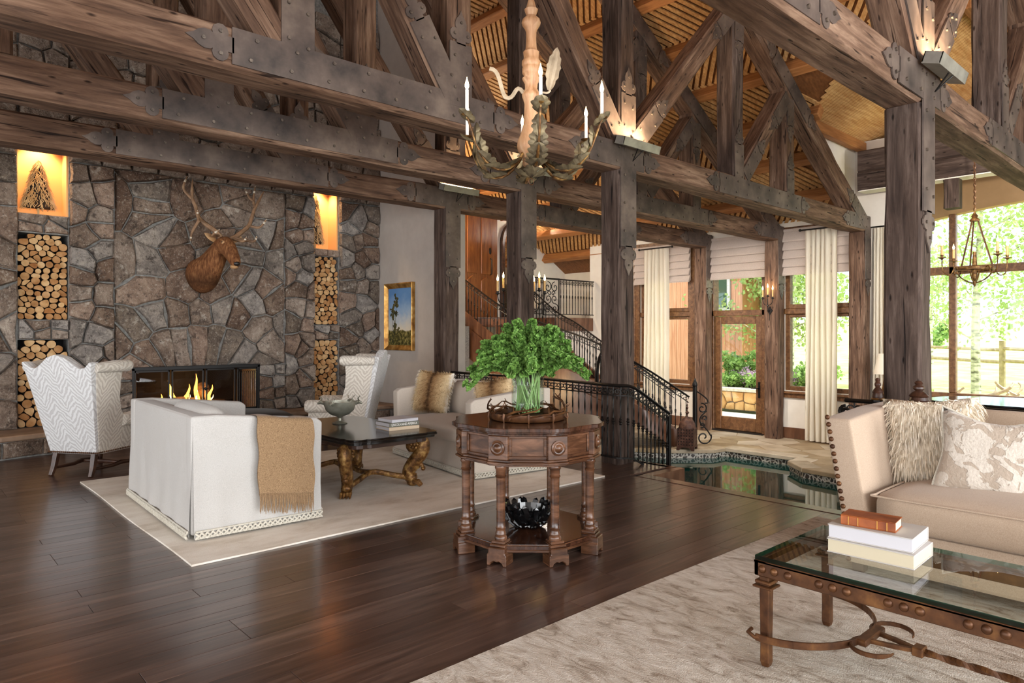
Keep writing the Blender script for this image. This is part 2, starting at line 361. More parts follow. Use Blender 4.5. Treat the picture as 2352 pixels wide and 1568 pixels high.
def part(name, g, mats, parent=None, smooth=False, bevel=0, seg=1, loc=None, rz=None, mx=None, angle=35, kind=None, sub=0):
    o = ob(name, g.mesh(name, mats, smooth, bevel, seg, angle), parent, loc, rz, mx)
    if kind: o['kind'] = kind
    if sub:
        md = o.modifiers.new('sub', 'SUBSURF'); md.levels = sub; md.render_levels = sub
    return o
def tag(o, label, cat, group=None):
    o['label'] = label; o['category'] = cat
    if group: o['group'] = group
    return o
def thing(name, label, cat, loc=(0, 0, 0), rz=0, group=None):
    o = bpy.data.objects.new(name, None); COL.objects.link(o); o.location = loc; o.rotation_euler = (0, 0, rz)
    o.empty_display_size = .1; return tag(o, label, cat, group)
def struct(name, g, mats, parent=None, **k):
    o = part(name, g, mats, parent, **k)
    if parent is None: o['kind'] = 'structure'
    return o
def dup(root, label=None, loc=None, rz=None, parent=None):
    r = root.copy(); COL.objects.link(r)
    if parent is not None: r.parent = parent
    if label: r['label'] = label
    if loc is not None: r.location = loc
    if rz is not None: r.rotation_euler = (0, 0, rz)
    for ch in root.children: dup(ch, parent=r)
    return r
def bez(p0, p1, p2, p3, n=10):
    p0, p1, p2, p3 = map(V, (p0, p1, p2, p3)); out = []
    for i in range(n + 1):
        t = i / n; out.append(p0 * (1 - t) ** 3 + p1 * 3 * t * (1 - t) ** 2 + p2 * 3 * t * t * (1 - t) + p3 * t ** 3)
    return out
def spline(ps, n=6):
    ps = [V(p) for p in ps]; out = []
    for i in range(len(ps) - 1):
        a = ps[max(i - 1, 0)]; b = ps[i]; c = ps[i + 1]; d = ps[min(i + 2, len(ps) - 1)]
        for j in range(n):
            t = j / n; out.append(.5 * ((2 * b) + (c - a) * t + (2 * a - 5 * b + 4 * c - d) * t * t + (3 * b - a - 3 * c + d) * t ** 3))
    out.append(ps[-1]); return out
def point_light(name, loc, watt, color=(1, .72, .42), size=.03, parent=None):
    l = bpy.data.lights.new(name, 'POINT'); l.energy = watt; l.color = color; l.shadow_soft_size = size
    o = bpy.data.objects.new(name, l); COL.objects.link(o); o.location = loc
    if parent: o.parent = parent
    return o
def frame(p0, x, y):
    x = V(x).normalized(); y = V(y).normalized(); z = x.cross(y)
    m = Matrix((x, y, z)).transposed().to_4x4(); m.translation = V(p0); return m

def voronoi(seeds, rect, near=14):
    # convex cells by half-plane clipping inside rect (x0,x1,y0,y1)
    x0, x1, y0, y1 = rect; out = []
    for i, (px, py) in enumerate(seeds):
        poly = [(x0, y0), (x1, y0), (x1, y1), (x0, y1)]
        ns = sorted(range(len(seeds)), key=lambda j: (seeds[j][0] - px) ** 2 + (seeds[j][1] - py) ** 2)[1:near + 1]
        for j in ns:
            qx, qy = seeds[j]; nx, ny = qx - px, qy - py; c = (qx * qx + qy * qy - px * px - py * py) / 2; res = []
            for k in range(len(poly)):
                a = poly[k]; b = poly[(k + 1) % len(poly)]; da = a[0] * nx + a[1] * ny - c; db = b[0] * nx + b[1] * ny - c
                if da <= 0: res.append(a)
                if (da < 0) != (db < 0) and abs(da - db) > 1e-12:
                    t = da / (da - db); res.append((a[0] + (b[0] - a[0]) * t, a[1] + (b[1] - a[1]) * t))
            poly = res
            if len(poly) < 3: break
        if len(poly) >= 3: out.append(poly)
    return out
def area(p): return .5 * abs(sum(p[i][0] * p[(i + 1) % len(p)][1] - p[(i + 1) % len(p)][0] * p[i][1] for i in range(len(p))))
def cent(p): return (sum(a for a, b in p) / len(p), sum(b for a, b in p) / len(p))
def inset(poly, d):
    # shrink a convex polygon by d
    n = len(poly); cx, cy = cent(poly); lines = []
    for i in range(n):
        (ax, ay), (bx, by) = poly[i], poly[(i + 1) % n]; L = math.hypot(bx - ax, by - ay)
        if L < 1e-6: continue
        nx, ny = (by - ay) / L, -(bx - ax) / L
        if (cx - ax) * nx + (cy - ay) * ny > 0: nx, ny = -nx, -ny
        lines.append((nx, ny, nx * ax + ny * ay - d))
    res = [(cx + dx * 9, cy + dy * 9) for dx, dy in ((-1, -1), (1, -1), (1, 1), (-1, 1))]
    for nx, ny, c in lines:
        o = []
        for k in range(len(res)):
            a = res[k]; b = res[(k + 1) % len(res)]; da = a[0] * nx + a[1] * ny - c; db = b[0] * nx + b[1] * ny - c
            if da <= 0: o.append(a)
            if (da < 0) != (db < 0):
                t = da / (da - db); o.append((a[0] + (b[0] - a[0]) * t, a[1] + (b[1] - a[1]) * t))
        res = o
        if len(res) < 3: return []
    return res
def rounded(poly, k=.25, n=2):
    # corner cutting (Chaikin)
    for _ in range(n):
        o = []
        for i in range(len(poly)):
            a = poly[i]; b = poly[(i + 1) % len(poly)]
            o += [(a[0] + (b[0] - a[0]) * k, a[1] + (b[1] - a[1]) * k), (a[0] + (b[0] - a[0]) * (1 - k), a[1] + (b[1] - a[1]) * (1 - k))]
        poly = o
    return poly
# ================================================================== THE SETTING
random.seed(5)
ZL = -.57                      # level of the pond terrace and stair hall
FE = 5.36                      # edge of the main floor towards the pond
# ---- main floor: dark planks running along x
fl = G().box(-6, FE, -5, 4.0, -.30, -.016).box(-6, 5.92, 4.0, 9.7, -.30, -.016)
floor = struct('floor', fl, 'subfloor')
plank_me = {}
def plank_mesh(L, W=.132):
    k = round(L, 2)
    if k not in plank_me:
        plank_me[k] = G().box(0, L - .0015, 0, W - .0015, -.016, 0).mesh('plank', 'walnut_plank', bevel=.0012)
    return plank_me[k]
rest = G(); row = 0; y = -1.2
while y < 9.55:
    xe = FE - .12 if y < 4.0 else 5.9
    x = -2.4 - random.choice((0, .45, .9, 1.35, 1.8))
    while x < xe - .02:
        L = random.choice((1.35, 1.8, 2.25)); L = min(L, xe - x)
        if xe - (x + L) < .4: L = xe - x
        vis = x + L > .1 and y > 1.5 and not (1.45 < x and x + L < 4.9 and 4.35 < y < 7.05) and not (y < 2.05 and x > 1.7)
        vis = vis and (y - 1.2) > -.55 * (x + L) + .9
        if vis: ob('plank', plank_mesh(L), floor, (x, y, 0))
        else: rest.box(x, x + L - .0015, y, y + .1305, -.016, 0)
        x += L
    y += .132
part('plank_field', rest, 'walnut_plank', floor, kind='stuff')
part('nosing', G().box(FE - .12, FE + .02, -5, 4.0, -.045, .004), 'walnut_plank', floor, bevel=.008)
part('edge_fascia', G().box(FE - .10, FE, -5, 4.0, -1.3, -.045).box(5.83, 5.92, 4.0, 7.7, -.75, -.0).box(FE, 5.92, 3.92, 4.02, -1.3, -.0), 'panel_wood', floor)

# ---- stone fireplace wall at y = 9.7 with log niches and lit alcoves
YW = 9.7
zones = []      # (x0,x1,z0,z1, cell, kind)
TOPZ = 6.2
op = [(1.137, 1.64, .25, 1.275), (1.137, 1.64, 1.51, 2.52), (1.137, 1.64, 2.745, 3.75),
      (4.79, 5.21, .25, 1.25), (4.79, 5.21, 1.48, 2.52), (4.79, 5.21, 2.635, 3.7), (2.33, 3.93, .10, .905)]
wg = G()
for x0, x1, cols in ((-3, 1.137, [(.0, 7)]), (1.137, 1.64, [(0, .25), (1.275, 1.51), (2.52, 2.745), (3.75, 7)]), (1.64, 2.33, [(0, 7)]),
                     (2.33, 3.93, [(0, .10), (.905, 7)]), (3.93, 4.79, [(0, 7)]), (4.79, 5.21, [(0, .25), (1.25, 1.48), (2.52, 2.635), (3.7, 7)]), (5.21, 5.91, [(0, 7)])):
    for z0, z1 in cols: wg.box(x0, x1, YW, YW + .55, z0, z1)
wg.box(-3, 1.1, YW + .5, YW + .6, 0, 7).box(1.1, 2.3, YW + .5, YW + .6, 0, 7).box(3.95, 5.9, YW + .5, YW + .6, 0, 7)
wallf = struct('wall_fireplace', wg, 'mortar')
SM = ['stone_a', 'stone_b', 'stone_c']
def stone_geo(poly, y0, th, rng):
    # poly in (x,z); front towards -y
    n0 = len(poly); pts = []
    for i in range(n0):
        a = poly[i]; b = poly[(i + 1) % n0]; L = math.hypot(b[0] - a[0], b[1] - a[1])
        pts.append(a)
        if L > .13: pts.append(((a[0] + b[0]) / 2 + rng.uniform(-.06, .06) * L, (a[1] + b[1]) / 2 + rng.uniform(-.06, .06) * L))
    c = cent(pts); n = len(pts); tx, tz = rng.uniform(-.05, .05), rng.uniform(-.05, .05)
    f = lambda p, d: (p[0], y0 - d - (p[0] - c[0]) * tx - (p[1] - c[1]) * tz, p[1])
    r1 = [f(p, th * rng.uniform(.45, .75)) for p in pts]
    q = [(c[0] + (p[0] - c[0]) * .87, c[1] + (p[1] - c[1]) * .87) for p in pts]
    r2 = [f(p, th * rng.uniform(.9, 1.12)) for p in q]
    g = G(); base = [(p[0], y0 + .02, p[1]) for p in pts]
    g.raw(base + r1 + r2 + [f(c, th * rng.uniform(1.0, 1.2))],
          [(i, (i + 1) % n, n + (i + 1) % n, n + i) for i in range(n)] + [(n + i, n + (i + 1) % n, 2 * n + (i + 1) % n, 2 * n + i) for i in range(n)] +
          [(2 * n + i, 2 * n + (i + 1) % n, 3 * n) for i in range(n)])
    return g
def seeds_grid(rect, cx, cz, jit, rng, brick=False):
    x0, x1, z0, z1 = rect; out = []; nz = max(1, round((z1 - z0) / cz)); hz = (z1 - z0) / nz
    for j in range(nz):
        nx = max(1, round((x1 - x0) / cx * rng.uniform(.8, 1.25))); hx = (x1 - x0) / nx
        for i in range(nx):
            sh = (.5 if (j % 2 and nx > 1) else 0) * hx * .5
            out.append((x0 + (i + .5) * hx + rng.uniform(-jit, jit) * hx + sh, z0 + (j + .5) * hz + rng.uniform(-jit, jit) * hz))
    return out
rng = random.Random(11); stones_far = G(); nst = 0
def lay(rect, cx, cz, jit, th, seeds=None, y0=YW, gap=.009, each=True, parent=None, keep=None):
    global nst
    for poly in voronoi(seeds or seeds_grid(rect, cx, cz, jit, rng), rect):
        if area(poly) < .002: continue
        if keep and not keep(cent(poly)): continue
        p = inset(poly, gap * rng.uniform(.6, 1.2))
        if len(p) < 3 or area(p) < .0015: continue
        g = stone_geo(p, y0, th * rng.uniform(.7, 1.35), rng)
        if each: part('stone', g, rng.choice(SM), parent or wallf, smooth=True, angle=28); nst += 1
        else: stones_far.add(g)
def ring(cx, cz, r, n, a0, a1, j=.03): return [(cx + r * cos(R(a0 + (a1 - a0) * (i + .5) / n)) + rng.uniform(-j, j), cz + r * sin(R(a0 + (a1 - a0) * (i + .5) / n)) + rng.uniform(-j, j)) for i in range(n)]
lay((.62, 1.137, .25, 3.4), .30, .30, .22, .07)
lay((1.137, 1.64, 1.275, 1.51), .2, .118, .1, .06); lay((1.137, 1.64, 2.52, 2.745), .26, .115, .12, .06)
lay((1.64, 2.12, .25, 3.4), .25, .24, .42, .08)
lay((4.33, 4.79, .25, 3.4), .24, .225, .42, .08)
lay((4.79, 5.21, 1.25, 1.48), .2, .115, .1, .06); lay((4.79, 5.21, 2.52, 2.635), .22, .115, .1, .06)
lay((5.21, 5.91, .25, 3.4), .26, .24, .42, .07)
lay((2.12, 2.33, .25, .905), .22, .16, .2, .07); lay((3.93, 4.33, .25, .905), .22, .17, .2, .07)
cs = ring(3.13, .25, 1.02, 9, 34, 146) + ring(3.13, .25, 1.42, 9, 40, 140, .05)
r2 = (2.12, 4.33, .905, 3.4)
for x, z in seeds_grid((2.12, 4.33, .905, 3.4), .38, .32, .7, rng):
    d = math.hypot(x - 3.13, z - .25)
    if d < .86 or d > 1.62: cs.append((x, z))
lay(r2, 0, 0, 0, .07, cs, y0=YW + .02)
# the stonework above the tie beams is only glimpsed between them
for x0, x1 in ((-.6, 1.137), (1.64, 4.79), (5.21, 5.91)): lay((x0, x1, 3.4, TOPZ), .36, .32, .3, .08, each=False)
lay((1.137, 1.64, 3.75, TOPZ), .3, .3, .2, .08, each=False); lay((4.79, 5.21, 3.7, TOPZ), .3, .3, .2, .08, each=False); lay((-.6, .62, .25, 3.4), .34, .3, .3, .08, each=False)
part('stonework', stones_far, 'stone_a', wallf, smooth=True, angle=28, kind='stuff')
# dark recessed slot beside the elk, alcove linings, niche backs, firebox
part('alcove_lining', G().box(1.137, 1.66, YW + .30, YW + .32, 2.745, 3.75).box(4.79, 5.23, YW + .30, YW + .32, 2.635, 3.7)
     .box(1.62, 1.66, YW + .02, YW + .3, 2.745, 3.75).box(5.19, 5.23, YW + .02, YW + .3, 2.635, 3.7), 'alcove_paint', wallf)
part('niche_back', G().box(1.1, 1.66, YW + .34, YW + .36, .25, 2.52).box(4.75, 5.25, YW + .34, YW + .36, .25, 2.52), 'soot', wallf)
part('firebox', G().box(2.2, 4.05, YW + .62, YW + .66, .0, 1.0).box(2.2, 2.3, YW + .05, YW + .64, 0, 1.0).box(3.95, 4.05, YW + .05, YW + .64, 0, 1.0)
     .box(2.2, 4.05, YW + .05, YW + .64, .93, 1.0).box(2.2, 4.05, YW, YW + .64, .05, .13), 'soot', wallf)
for x, z, wt in ((1.36, 3.72, 60), (4.98, 3.67, 60)):
    l = bpy.data.lights.new('alcove_lamp', 'SPOT'); l.energy = wt; l.color = (1, .66, .34); l.spot_size = R(105); l.spot_blend = .6; l.shadow_soft_size = .05
    o = bpy.data.objects.new('alcove_lamp', l); COL.objects.link(o); o.location = (x, YW + .15, z)

# hearth: stone base with slab, bowed forward
hp = [(-1.5, 9.03), (.2, 9.0), (.92, 9.03), (1.3, 9.14), (1.8, 9.2), (4.2, 9.2), (5.1, 9.16), (5.72, 9.06), (5.9, 9.1), (5.9, 9.72), (-1.5, 9.72)]
hearth = struct('trim_1', G().prism(hp, .0, .19), 'mortar')
part('slab', G().prism([(x, y - .035 if y < 9.5 else y) for x, y in hp], .19, .25), 'hearth_slab', hearth, bevel=.012)
for a, b in zip(hp[:8], hp[1:9]):
    L = math.dist(a, b); n = max(1, round(L / .3))
    for poly in voronoi(seeds_grid((0, L, .01, .185), .3, .18, .2, rng), (0, L, .01, .185)):
        p = inset(poly, .006)
        if len(p) < 3: continue
        g = stone_geo(p, 0, .035, rng); an = math.atan2(b[1] - a[1], b[0] - a[0])
        part('stone', g, rng.choice(SM), hearth, smooth=True, mx=Matrix.Translation((a[0], a[1], 0)) @ Matrix.Rotation(an, 4, 'Z'))

# ---- walls behind the camera with their tall windows
def rear(axis, c, us, lo, hi):
    g = G(); e = [lo] + [v for u in us for v in (u - 1.2, u + 1.2)] + [hi]
    bx = (lambda a, b, z0, z1: g.box(a, b, c - .15, c, z0, z1)) if axis == 'y' else (lambda a, b, z0, z1: g.box(c - .15, c, a, b, z0, z1))
    for a, b in zip(e[::2], e[1::2]): bx(a, b, -.1, 4.6)
    for u in us: bx(u - 1.2, u + 1.2, -.1, .25); bx(u - 1.2, u + 1.2, 3.25, 4.6); bx(u - .04, u + .04, .25, 3.25); bx(u - 1.2, u + 1.2, 2.2, 2.3)
    return g
struct('wall_rear', rear('y', -4.92, (-4.4, -1.2, 2.0, 5.2), -6, 9), 'plaster')
struct('wall_left', rear('x', -5.92, (-2.6, .6, 3.8, 7.0), -5, 9.7), 'plaster')
# ---- plaster walls
struct('wall_painting', G().box(5.91, 6.16, 7.73, 10.3, -.6, 7.2), 'plaster_grey', bevel=.02, seg=3)
struct('baseboard_painting', G().box(5.885, 5.912, 7.75, 9.2, 0, .17), 'panel_wood')
# stair hall: back wall, lower floor
wl = struct('wall_entry', G().box(5.9, 13.4, 12.3, 12.5, -.6, 8), 'plaster_warm'); struct('wall_upper_right', G().box(13.1, 13.3, 10.45, 12.3, 1.5, 4.5).box(12.28, 13.3, 10.40, 10.5, -.6, 1.6), 'plaster_warm')
struct('floor_terrace_base', G().box(5.92, 12.3, 7.2, 12.3, ZL - .2, ZL - .03), 'subfloor')
struct('wall_under_balcony', G().box(10.95, 12.3, 10.66, 10.75, ZL, 1.5), 'plaster')
struct('floor_upper', G().box(8.4, 9.9, 11.75, 12.3, 1.56, 1.7).box(9.9, 10.95, 11.3, 12.3, 1.56, 1.7).box(10.95, 13.1, 10.6, 12.3, 1.40, 1.7), 'panel_wood')

# ---- window wall at x = 12.25 with two windows and a garden door
WX = 12.25
ops = [(7.98, 9.25, .30, 3.14), (6.36, 7.50, ZL, 3.14), (4.76, 5.98, .30, 3.14)]
g = G(); g.box(WX, WX + .28, 9.25, 10.7, ZL - .05, 3.6); g.box(WX, WX + .28, 7.5, 7.98, ZL - .05, 3.6); g.box(WX, WX + .28, 5.98, 6.36, ZL - .05, 3.6); g.box(WX, WX + .28, 4.2, 4.76, ZL - .05, 3.6)
for y0, y1, z0, z1 in ops:
    g.box(WX, WX + .28, y0, y1, z1, 3.6)
    if z0 > ZL: g.box(WX, WX + .28, y0, y1, ZL - .05, z0)
struct('wall_window', g, 'plaster_warm')
struct('baseboard_window', G().box(WX - .03, WX, 4.3, 6.2, ZL, -.37).box(WX - .03, WX, 7.72, 10.5, ZL, -.37), 'panel_wood', bevel=.006)
def window(n, y0, y1, z0, z1, trans):
    c = .15
    o = struct('window_%d' % n, G().box(WX - .03, WX + .02, y0 - c, y0, z0 - .12, z1 + c).box(WX - .03, WX + .02, y1, y1 + c, z0 - .12, z1 + c).box(WX - .03, WX + .02, y0, y1, z1, z1 + c)
               .box(WX - .045, WX - .03, y0 - c, y0 - c + .035, z0 - .1, z1 + c).box(WX - .045, WX - .03, y1 + c - .035, y1 + c, z0 - .1, z1 + c), 'window_wood', bevel=.008)
    part('sill', G().box(WX - .09, WX + .2, y0 - c - .03, y1 + c + .03, z0 - .05, z0 - .01).box(WX - .045, WX + .02, y0 - c, y1 + c, z0 - .13, z0 - .05), 'window_wood', o, bevel=.008)
    for a, b in ((z0, trans - .05), (trans + .05, z1)):
        s = part('sash', G().box(WX + .05, WX + .16, y0, y0 + .09, a, b).box(WX + .05, WX + .16, y1 - .09, y1, a, b).box(WX + .05, WX + .16, y0 + .09, y1 - .09, a, a + .08).box(WX + .05, WX + .16, y0 + .09, y1 - .09, b - .06, b), 'window_wood', o, bevel=.008)
        part('pane', G().box(WX + .10, WX + .106, y0 + .08, y1 - .08, a + .07, b - .05), 'window_glass', s)
    part('transom', G().box(WX + .0, WX + .2, y0, y1, trans - .05, trans + .05), 'window_wood', o, bevel=.01)
    return o
window(1, *ops[0], 1.75); window(2, *ops[2], 1.75)
y0, y1, z0, z1 = ops[1]
d = struct('door_1', G().box(WX - .03, WX + .02, y0 - .03, y0, ZL, z1 + .1).box(WX - .03, WX + .02, y1, y1 + .16, ZL, z1 + .1).box(WX - .045, WX - .03, y1 + .12, y1 + .16, ZL, z1 + .1)
           .box(WX, WX + .2, y0, y0 + .06, ZL, z1).box(WX, WX + .2, y1 - .06, y1, ZL, z1).box(WX, WX + .2, y0, y1, z1 - .05, z1 + .08).box(WX + .0, WX + .2, y0, y1, 1.69, 1.80), 'window_wood', bevel=.008)
lf = part('door_leaf', G().box(WX + .04, WX + .10, y0 + .07, y0 + .20, ZL + .02, 1.68).box(WX + .04, WX + .10, y1 - .20, y1 - .07, ZL + .02, 1.68).box(WX + .04, WX + .10, y0 + .2, y1 - .2, 1.53, 1.68)
     .box(WX + .04, WX + .10, y0 + .2, y1 - .2, ZL + .02, ZL + .28), 'window_wood', d, bevel=.01)
part('pane', G().box(WX + .067, WX + .073, y0 + .19, y1 - .19, ZL + .27, 1.54), 'window_glass', lf)
part('pane', G().box(WX + .09, WX + .096, y0 + .06, y1 - .06, 1.8, z1 - .05), 'window_glass', d)
part('handle', G().box(WX + .02, WX + .04, y0 + .105, y0 + .145, .12, .42).tube([(WX + .03, y0 + .125, .30), (WX - .02, y0 + .125, .30), (WX - .03, y0 + .26, .30)], .011, 8), 'iron_black', lf, smooth=True)
part('threshold', G().box(WX - .1, WX + .3, y0, y1, ZL, ZL + .02), 'iron_dark', d)

# ---- bay with the arched window (x = 13.5), its side wall and ceiling
BX = 13.5
rz_top0 = lambda x: 3.309 + .615 * (12.0 - x) + .2
def archz(y): return 3.50 - .042 * (y - 1.9) ** 2
ya, yb = .0, 4.05; ny = 20; tw = G()
for i in range(ny):
    u0 = ya + (yb - ya) * i / ny; u1 = ya + (yb - ya) * (i + 1) / ny
    tw.raw([(BX, u0, archz(u0)), (BX, u1, archz(u1)), (BX, u1, 6.4), (BX, u0, 6.4), (BX + .2, u0, archz(u0)), (BX + .2, u1, archz(u1))], [(0, 1, 2, 3), (0, 4, 5, 1)])
tw.box(BX, BX + .2, -5, ya, ZL, 6.4).box(BX, BX + .2, yb, 4.8, ZL, 6.4).box(BX, BX + .2, ya, yb, ZL, .27)
struct('wall_bay', tw, 'plaster_tan')
struct('wall_bay_side', G().box(12.3, 12.36, 4.1, 4.74, 3.0, 4.6).box(12.36, 13.7, 4.12, 4.17, ZL, 4.75).box(12.3, 12.36, 4.1, 4.2, ZL, 3.0), 'plaster_warm')
struct('wall_bay_gable', G().raw([(10.2, 4.74, rz_top0(10.2)), (13.3, 4.74, rz_top0(13.3)), (13.5, 4.74, 4.62), (10.2, 4.74, 4.62)], [(0, 1, 2, 3)]), 'plaster_warm')
b = struct('window_3', G().box(BX - .05, BX + .1, ya, yb, .25, .33).box(BX - .03, BX + .1, ya, ya + .1, .3, 3.4), 'window_wood', bevel=.01)
for y in (3.555, 1.2): part('mullion', G().box(BX - .03, BX + .09, y, y + .105, .33, archz(y)), 'window_wood', b, bevel=.012)
part('transom', G().box(BX - .03, BX + .09, ya, yb, 2.355, 2.49), 'window_wood', b, bevel=.012)
ed = [ya, 1.2, 1.305, 3.555, 3.66, yb]
for u0, u1 in ((ed[0], ed[1]), (ed[2], ed[3]), (ed[4], ed[5])):
    part('pane', G().box(BX + .02, BX + .026, u0, u1, .33, 2.355), 'window_glass', b)
    part('pane', G().raw([(BX + .02, u0, 2.49), (BX + .02, u1, 2.49), (BX + .02, u1, archz(u1) + .02), (BX + .02, (u0 + u1) / 2, archz((u0 + u1) / 2) + .02), (BX + .02, u0, archz(u0) + .02)], [(0, 1, 2, 3, 4)]), 'window_glass', b)

# ---- terrace of flagstones with the pond
edge = [(5.9, 7.3), (8.2, 7.25), (9.23, 7.08), (9.51, 6.67), (10.10, 6.14), (10.42, 6.11), (10.43, 4.84), (10.03, 4.81), (9.67, 4.44), (9.59, 3.93), (9.3, 3.2), (9.2, 1.0), (9.0, -4)]
tp = edge + [(13.6, -4), (13.6, 4.2), (12.3, 4.2), (12.3, 12.2), (5.93, 12.2)]
terr = struct('floor_terrace', G().prism(tp, ZL - .06, ZL - .005), 'flagstone')
def inside(p, poly):
    c = False
    for i in range(len(poly)):
        (x1, y1), (x2, y2) = poly[i], poly[(i + 1) % len(poly)]
        if (y1 > p[1]) != (y2 > p[1]) and p[0] < (x2 - x1) * (p[1] - y1) / (y2 - y1) + x1: c = not c
    return c
sd_ = seeds_grid((8.6, 12.25, 2.4, 8.4), .62, .55, .35, rng)
for poly in voronoi(sd_, (8.6, 12.25, 2.4, 8.4)):
    p = inset(poly, .008)
    if len(p) > 2 and all(inside(q, tp) for q in p): part('flagstone', G().prism(p, ZL - .02, ZL + rng.uniform(-.002, .004)), 'flagstone', terr)
cg = G(); bg_ = G()
for ei, (a, b2) in enumerate(zip(edge[:-1], edge[1:])):
    a = V(a); b2 = V(b2); t = (b2 - a).normalized(); nrm = V((t.y, -t.x))
    q = [a - t * .02, b2 + t * .02, b2 + t * .02 - nrm * .30, a - t * .02 - nrm * .30]
    cg_ = G().prism([(p + nrm * .03)[:] for p in q], ZL - .055 - .0007 * ei, ZL + .005 + .0013 * (ei % 4)); part('coping', cg_, 'flagstone', terr, bevel=.008)
    bg_.prism([p[:] for p in (a, b2, b2 - nrm * .2, a - nrm * .2)], -1.3, ZL - .05)
part('pebble_band', bg_, 'pebble', terr)
# ledge rocks by the pond
for cx, cy, r, z in ((9.75, 3.75, .38, 0), (9.8, 3.55, .36, .055), (9.95, 3.3, .34, .11)):
    pl_ = [(cx + r * cos(a) * rng.uniform(.75, 1.1), cy + r * .7 * sin(a) * rng.uniform(.75, 1.1)) for a in [i * 2 * PI / 9 for i in range(9)]]
    part('ledge_rock', G().prism(pl_, ZL + z, ZL + z + .055), 'flagstone', terr, bevel=.012)
pb = struct('pond_water', G().box(FE + .005, 10.5, -4, 7.3, ZL - .16, ZL - .14), 'pond_water'); pb['kind'] = 'structure'

# ================================================================== ROOF
SL = .615
def rz_top(x): return 3.309 + SL * (12.0 - x)       # top of the principal rafters
AX = 2.09; LEN = math.hypot(1, SL)
# the bay has its own little gable cut into the slope: ridge at y = 1.7, valleys either side
def zbay(y): return 4.56 + .55 * (3.03 - abs(y - 1.70))
def xval(y): return min(12 - (zbay(y) - 3.569) / SL, 13.3) if abs(y - 1.70) < 3.03 else 13.3
YV = [4.73, 1.70, -1.33]; zd = lambda x: rz_top(x) + .26
g = G()
g.raw([(AX, 14, zd(AX)), (AX, 4.73, zd(AX)), (13.3, 4.73, zd(13.3)), (13.3, 14, zd(13.3))], [(0, 1, 2, 3)])
for ya_, yb_ in ((4.73, 1.70), (1.70, -1.33)): 
    xa, xb = (12 - (zbay(ya_) - 3.569) / SL, 12 - (zbay(yb_) - 3.569) / SL)
    g.raw([(AX, ya_, zd(AX)), (AX, yb_, zd(AX)), (xb, yb_, zd(xb)), (xa, ya_, zd(xa)), (13.7, ya_, zbay(ya_)), (13.7, yb_, zbay(yb_))], [(0, 1, 2, 3), (3, 2, 5, 4)])
g.raw([(AX, -1.33, zd(AX)), (AX, -6, zd(AX)), (13.3, -6, zd(13.3)), (13.3, -1.33, zd(13.3))], [(0, 1, 2, 3)])
g.raw([(AX, -6, rz_top(AX) + .26), (-9, -6, rz_top(AX) + .26 - SL * (AX + 9)), (-9, 14, rz_top(AX) + .26 - SL * (AX + 9)), (AX, 14, rz_top(AX) + .26)], [(0, 1, 2, 3)])
roof = struct('ceiling', g, 'deck_dark')
pur = []; k = 0; x = 12.3
while x > AX + .2:
    pur.append(x); x -= .74
dx = V((1, 0, -SL)).normalized(); dn = V((SL, 0, 1)).normalized(); st = G()
for i, x in enumerate(pur):
    y0p = -3.5 if x <= 7.69 else (4.74 if x > 10.4 else 4.73 - (rz_top(x) + .26 - 4.56) / .55)
    m = frame(V((x, y0p, rz_top(x) + .02)), (0, 1, 0), -dx)
    part('purlin', G().box(0, 13.5 - y0p, -.07, .07, 0, .2), 'purlin', roof, mx=m, bevel=.012)
    if i + 1 < len(pur):
        x1 = pur[i + 1]; sgn = 1 if i % 2 else -1; y = y0p - .3 if y0p > -3 else -.5
        while y < 13.4:
            p0 = V((x, y, rz_top(x) + .245)); p1 = V((x1, y + sgn * .62, rz_top(x1) + .245)); y += .118
            if min(p0.y, p1.y) < 4.73 and (p0.x > xval(p0.y) or p1.x > xval(p1.y)): continue
            t = (p1 - p0).normalized(); sd = dn.cross(t).normalized(); wv = sd * .030
            vs = [p0 - wv, p0 + wv, p1 + wv, p1 - wv]; st.raw(vs + [v - dn * .022 for v in vs], [(0, 1, 2, 3), (4, 5, 6, 7), (0, 1, 5, 4), (1, 2, 6, 5), (2, 3, 7, 6), (3, 0, 4, 7)])
bn = V((0, .55, 1)).normalized(); x = 8.0
while x < 13.5:      # strips of the bay gable run up its slope
    yt = 1.72; yb2 = 4.70
    if x < 10.4: yb2 = 4.73 - (rz_top(x) + .26 - 4.56) / .55
    p0 = V((x, yb2, zbay(yb2) - .012)); p1 = V((x, yt, zbay(yt) - .012)); wv = V((.034, 0, 0)); vs = [p0 - wv, p0 + wv, p1 + wv, p1 - wv]
    st.raw(vs + [v - bn * .02 for v in vs], [(0, 1, 2, 3), (4, 5, 6, 7), (0, 1, 5, 4), (1, 2, 6, 5), (2, 3, 7, 6), (3, 0, 4, 7)]); x += .085
for yy in (4.62, 3.6, 2.6): part('purlin', G().box(max(10.3, 12 - (zbay(yy) - 3.569) / SL + .1), 13.5, yy - .06, yy + .06, zbay(yy) - .20, zbay(yy) - .04), 'purlin', roof, bevel=.012)
part('decking_strips', st, 'deck_pale', roof, kind='stuff')

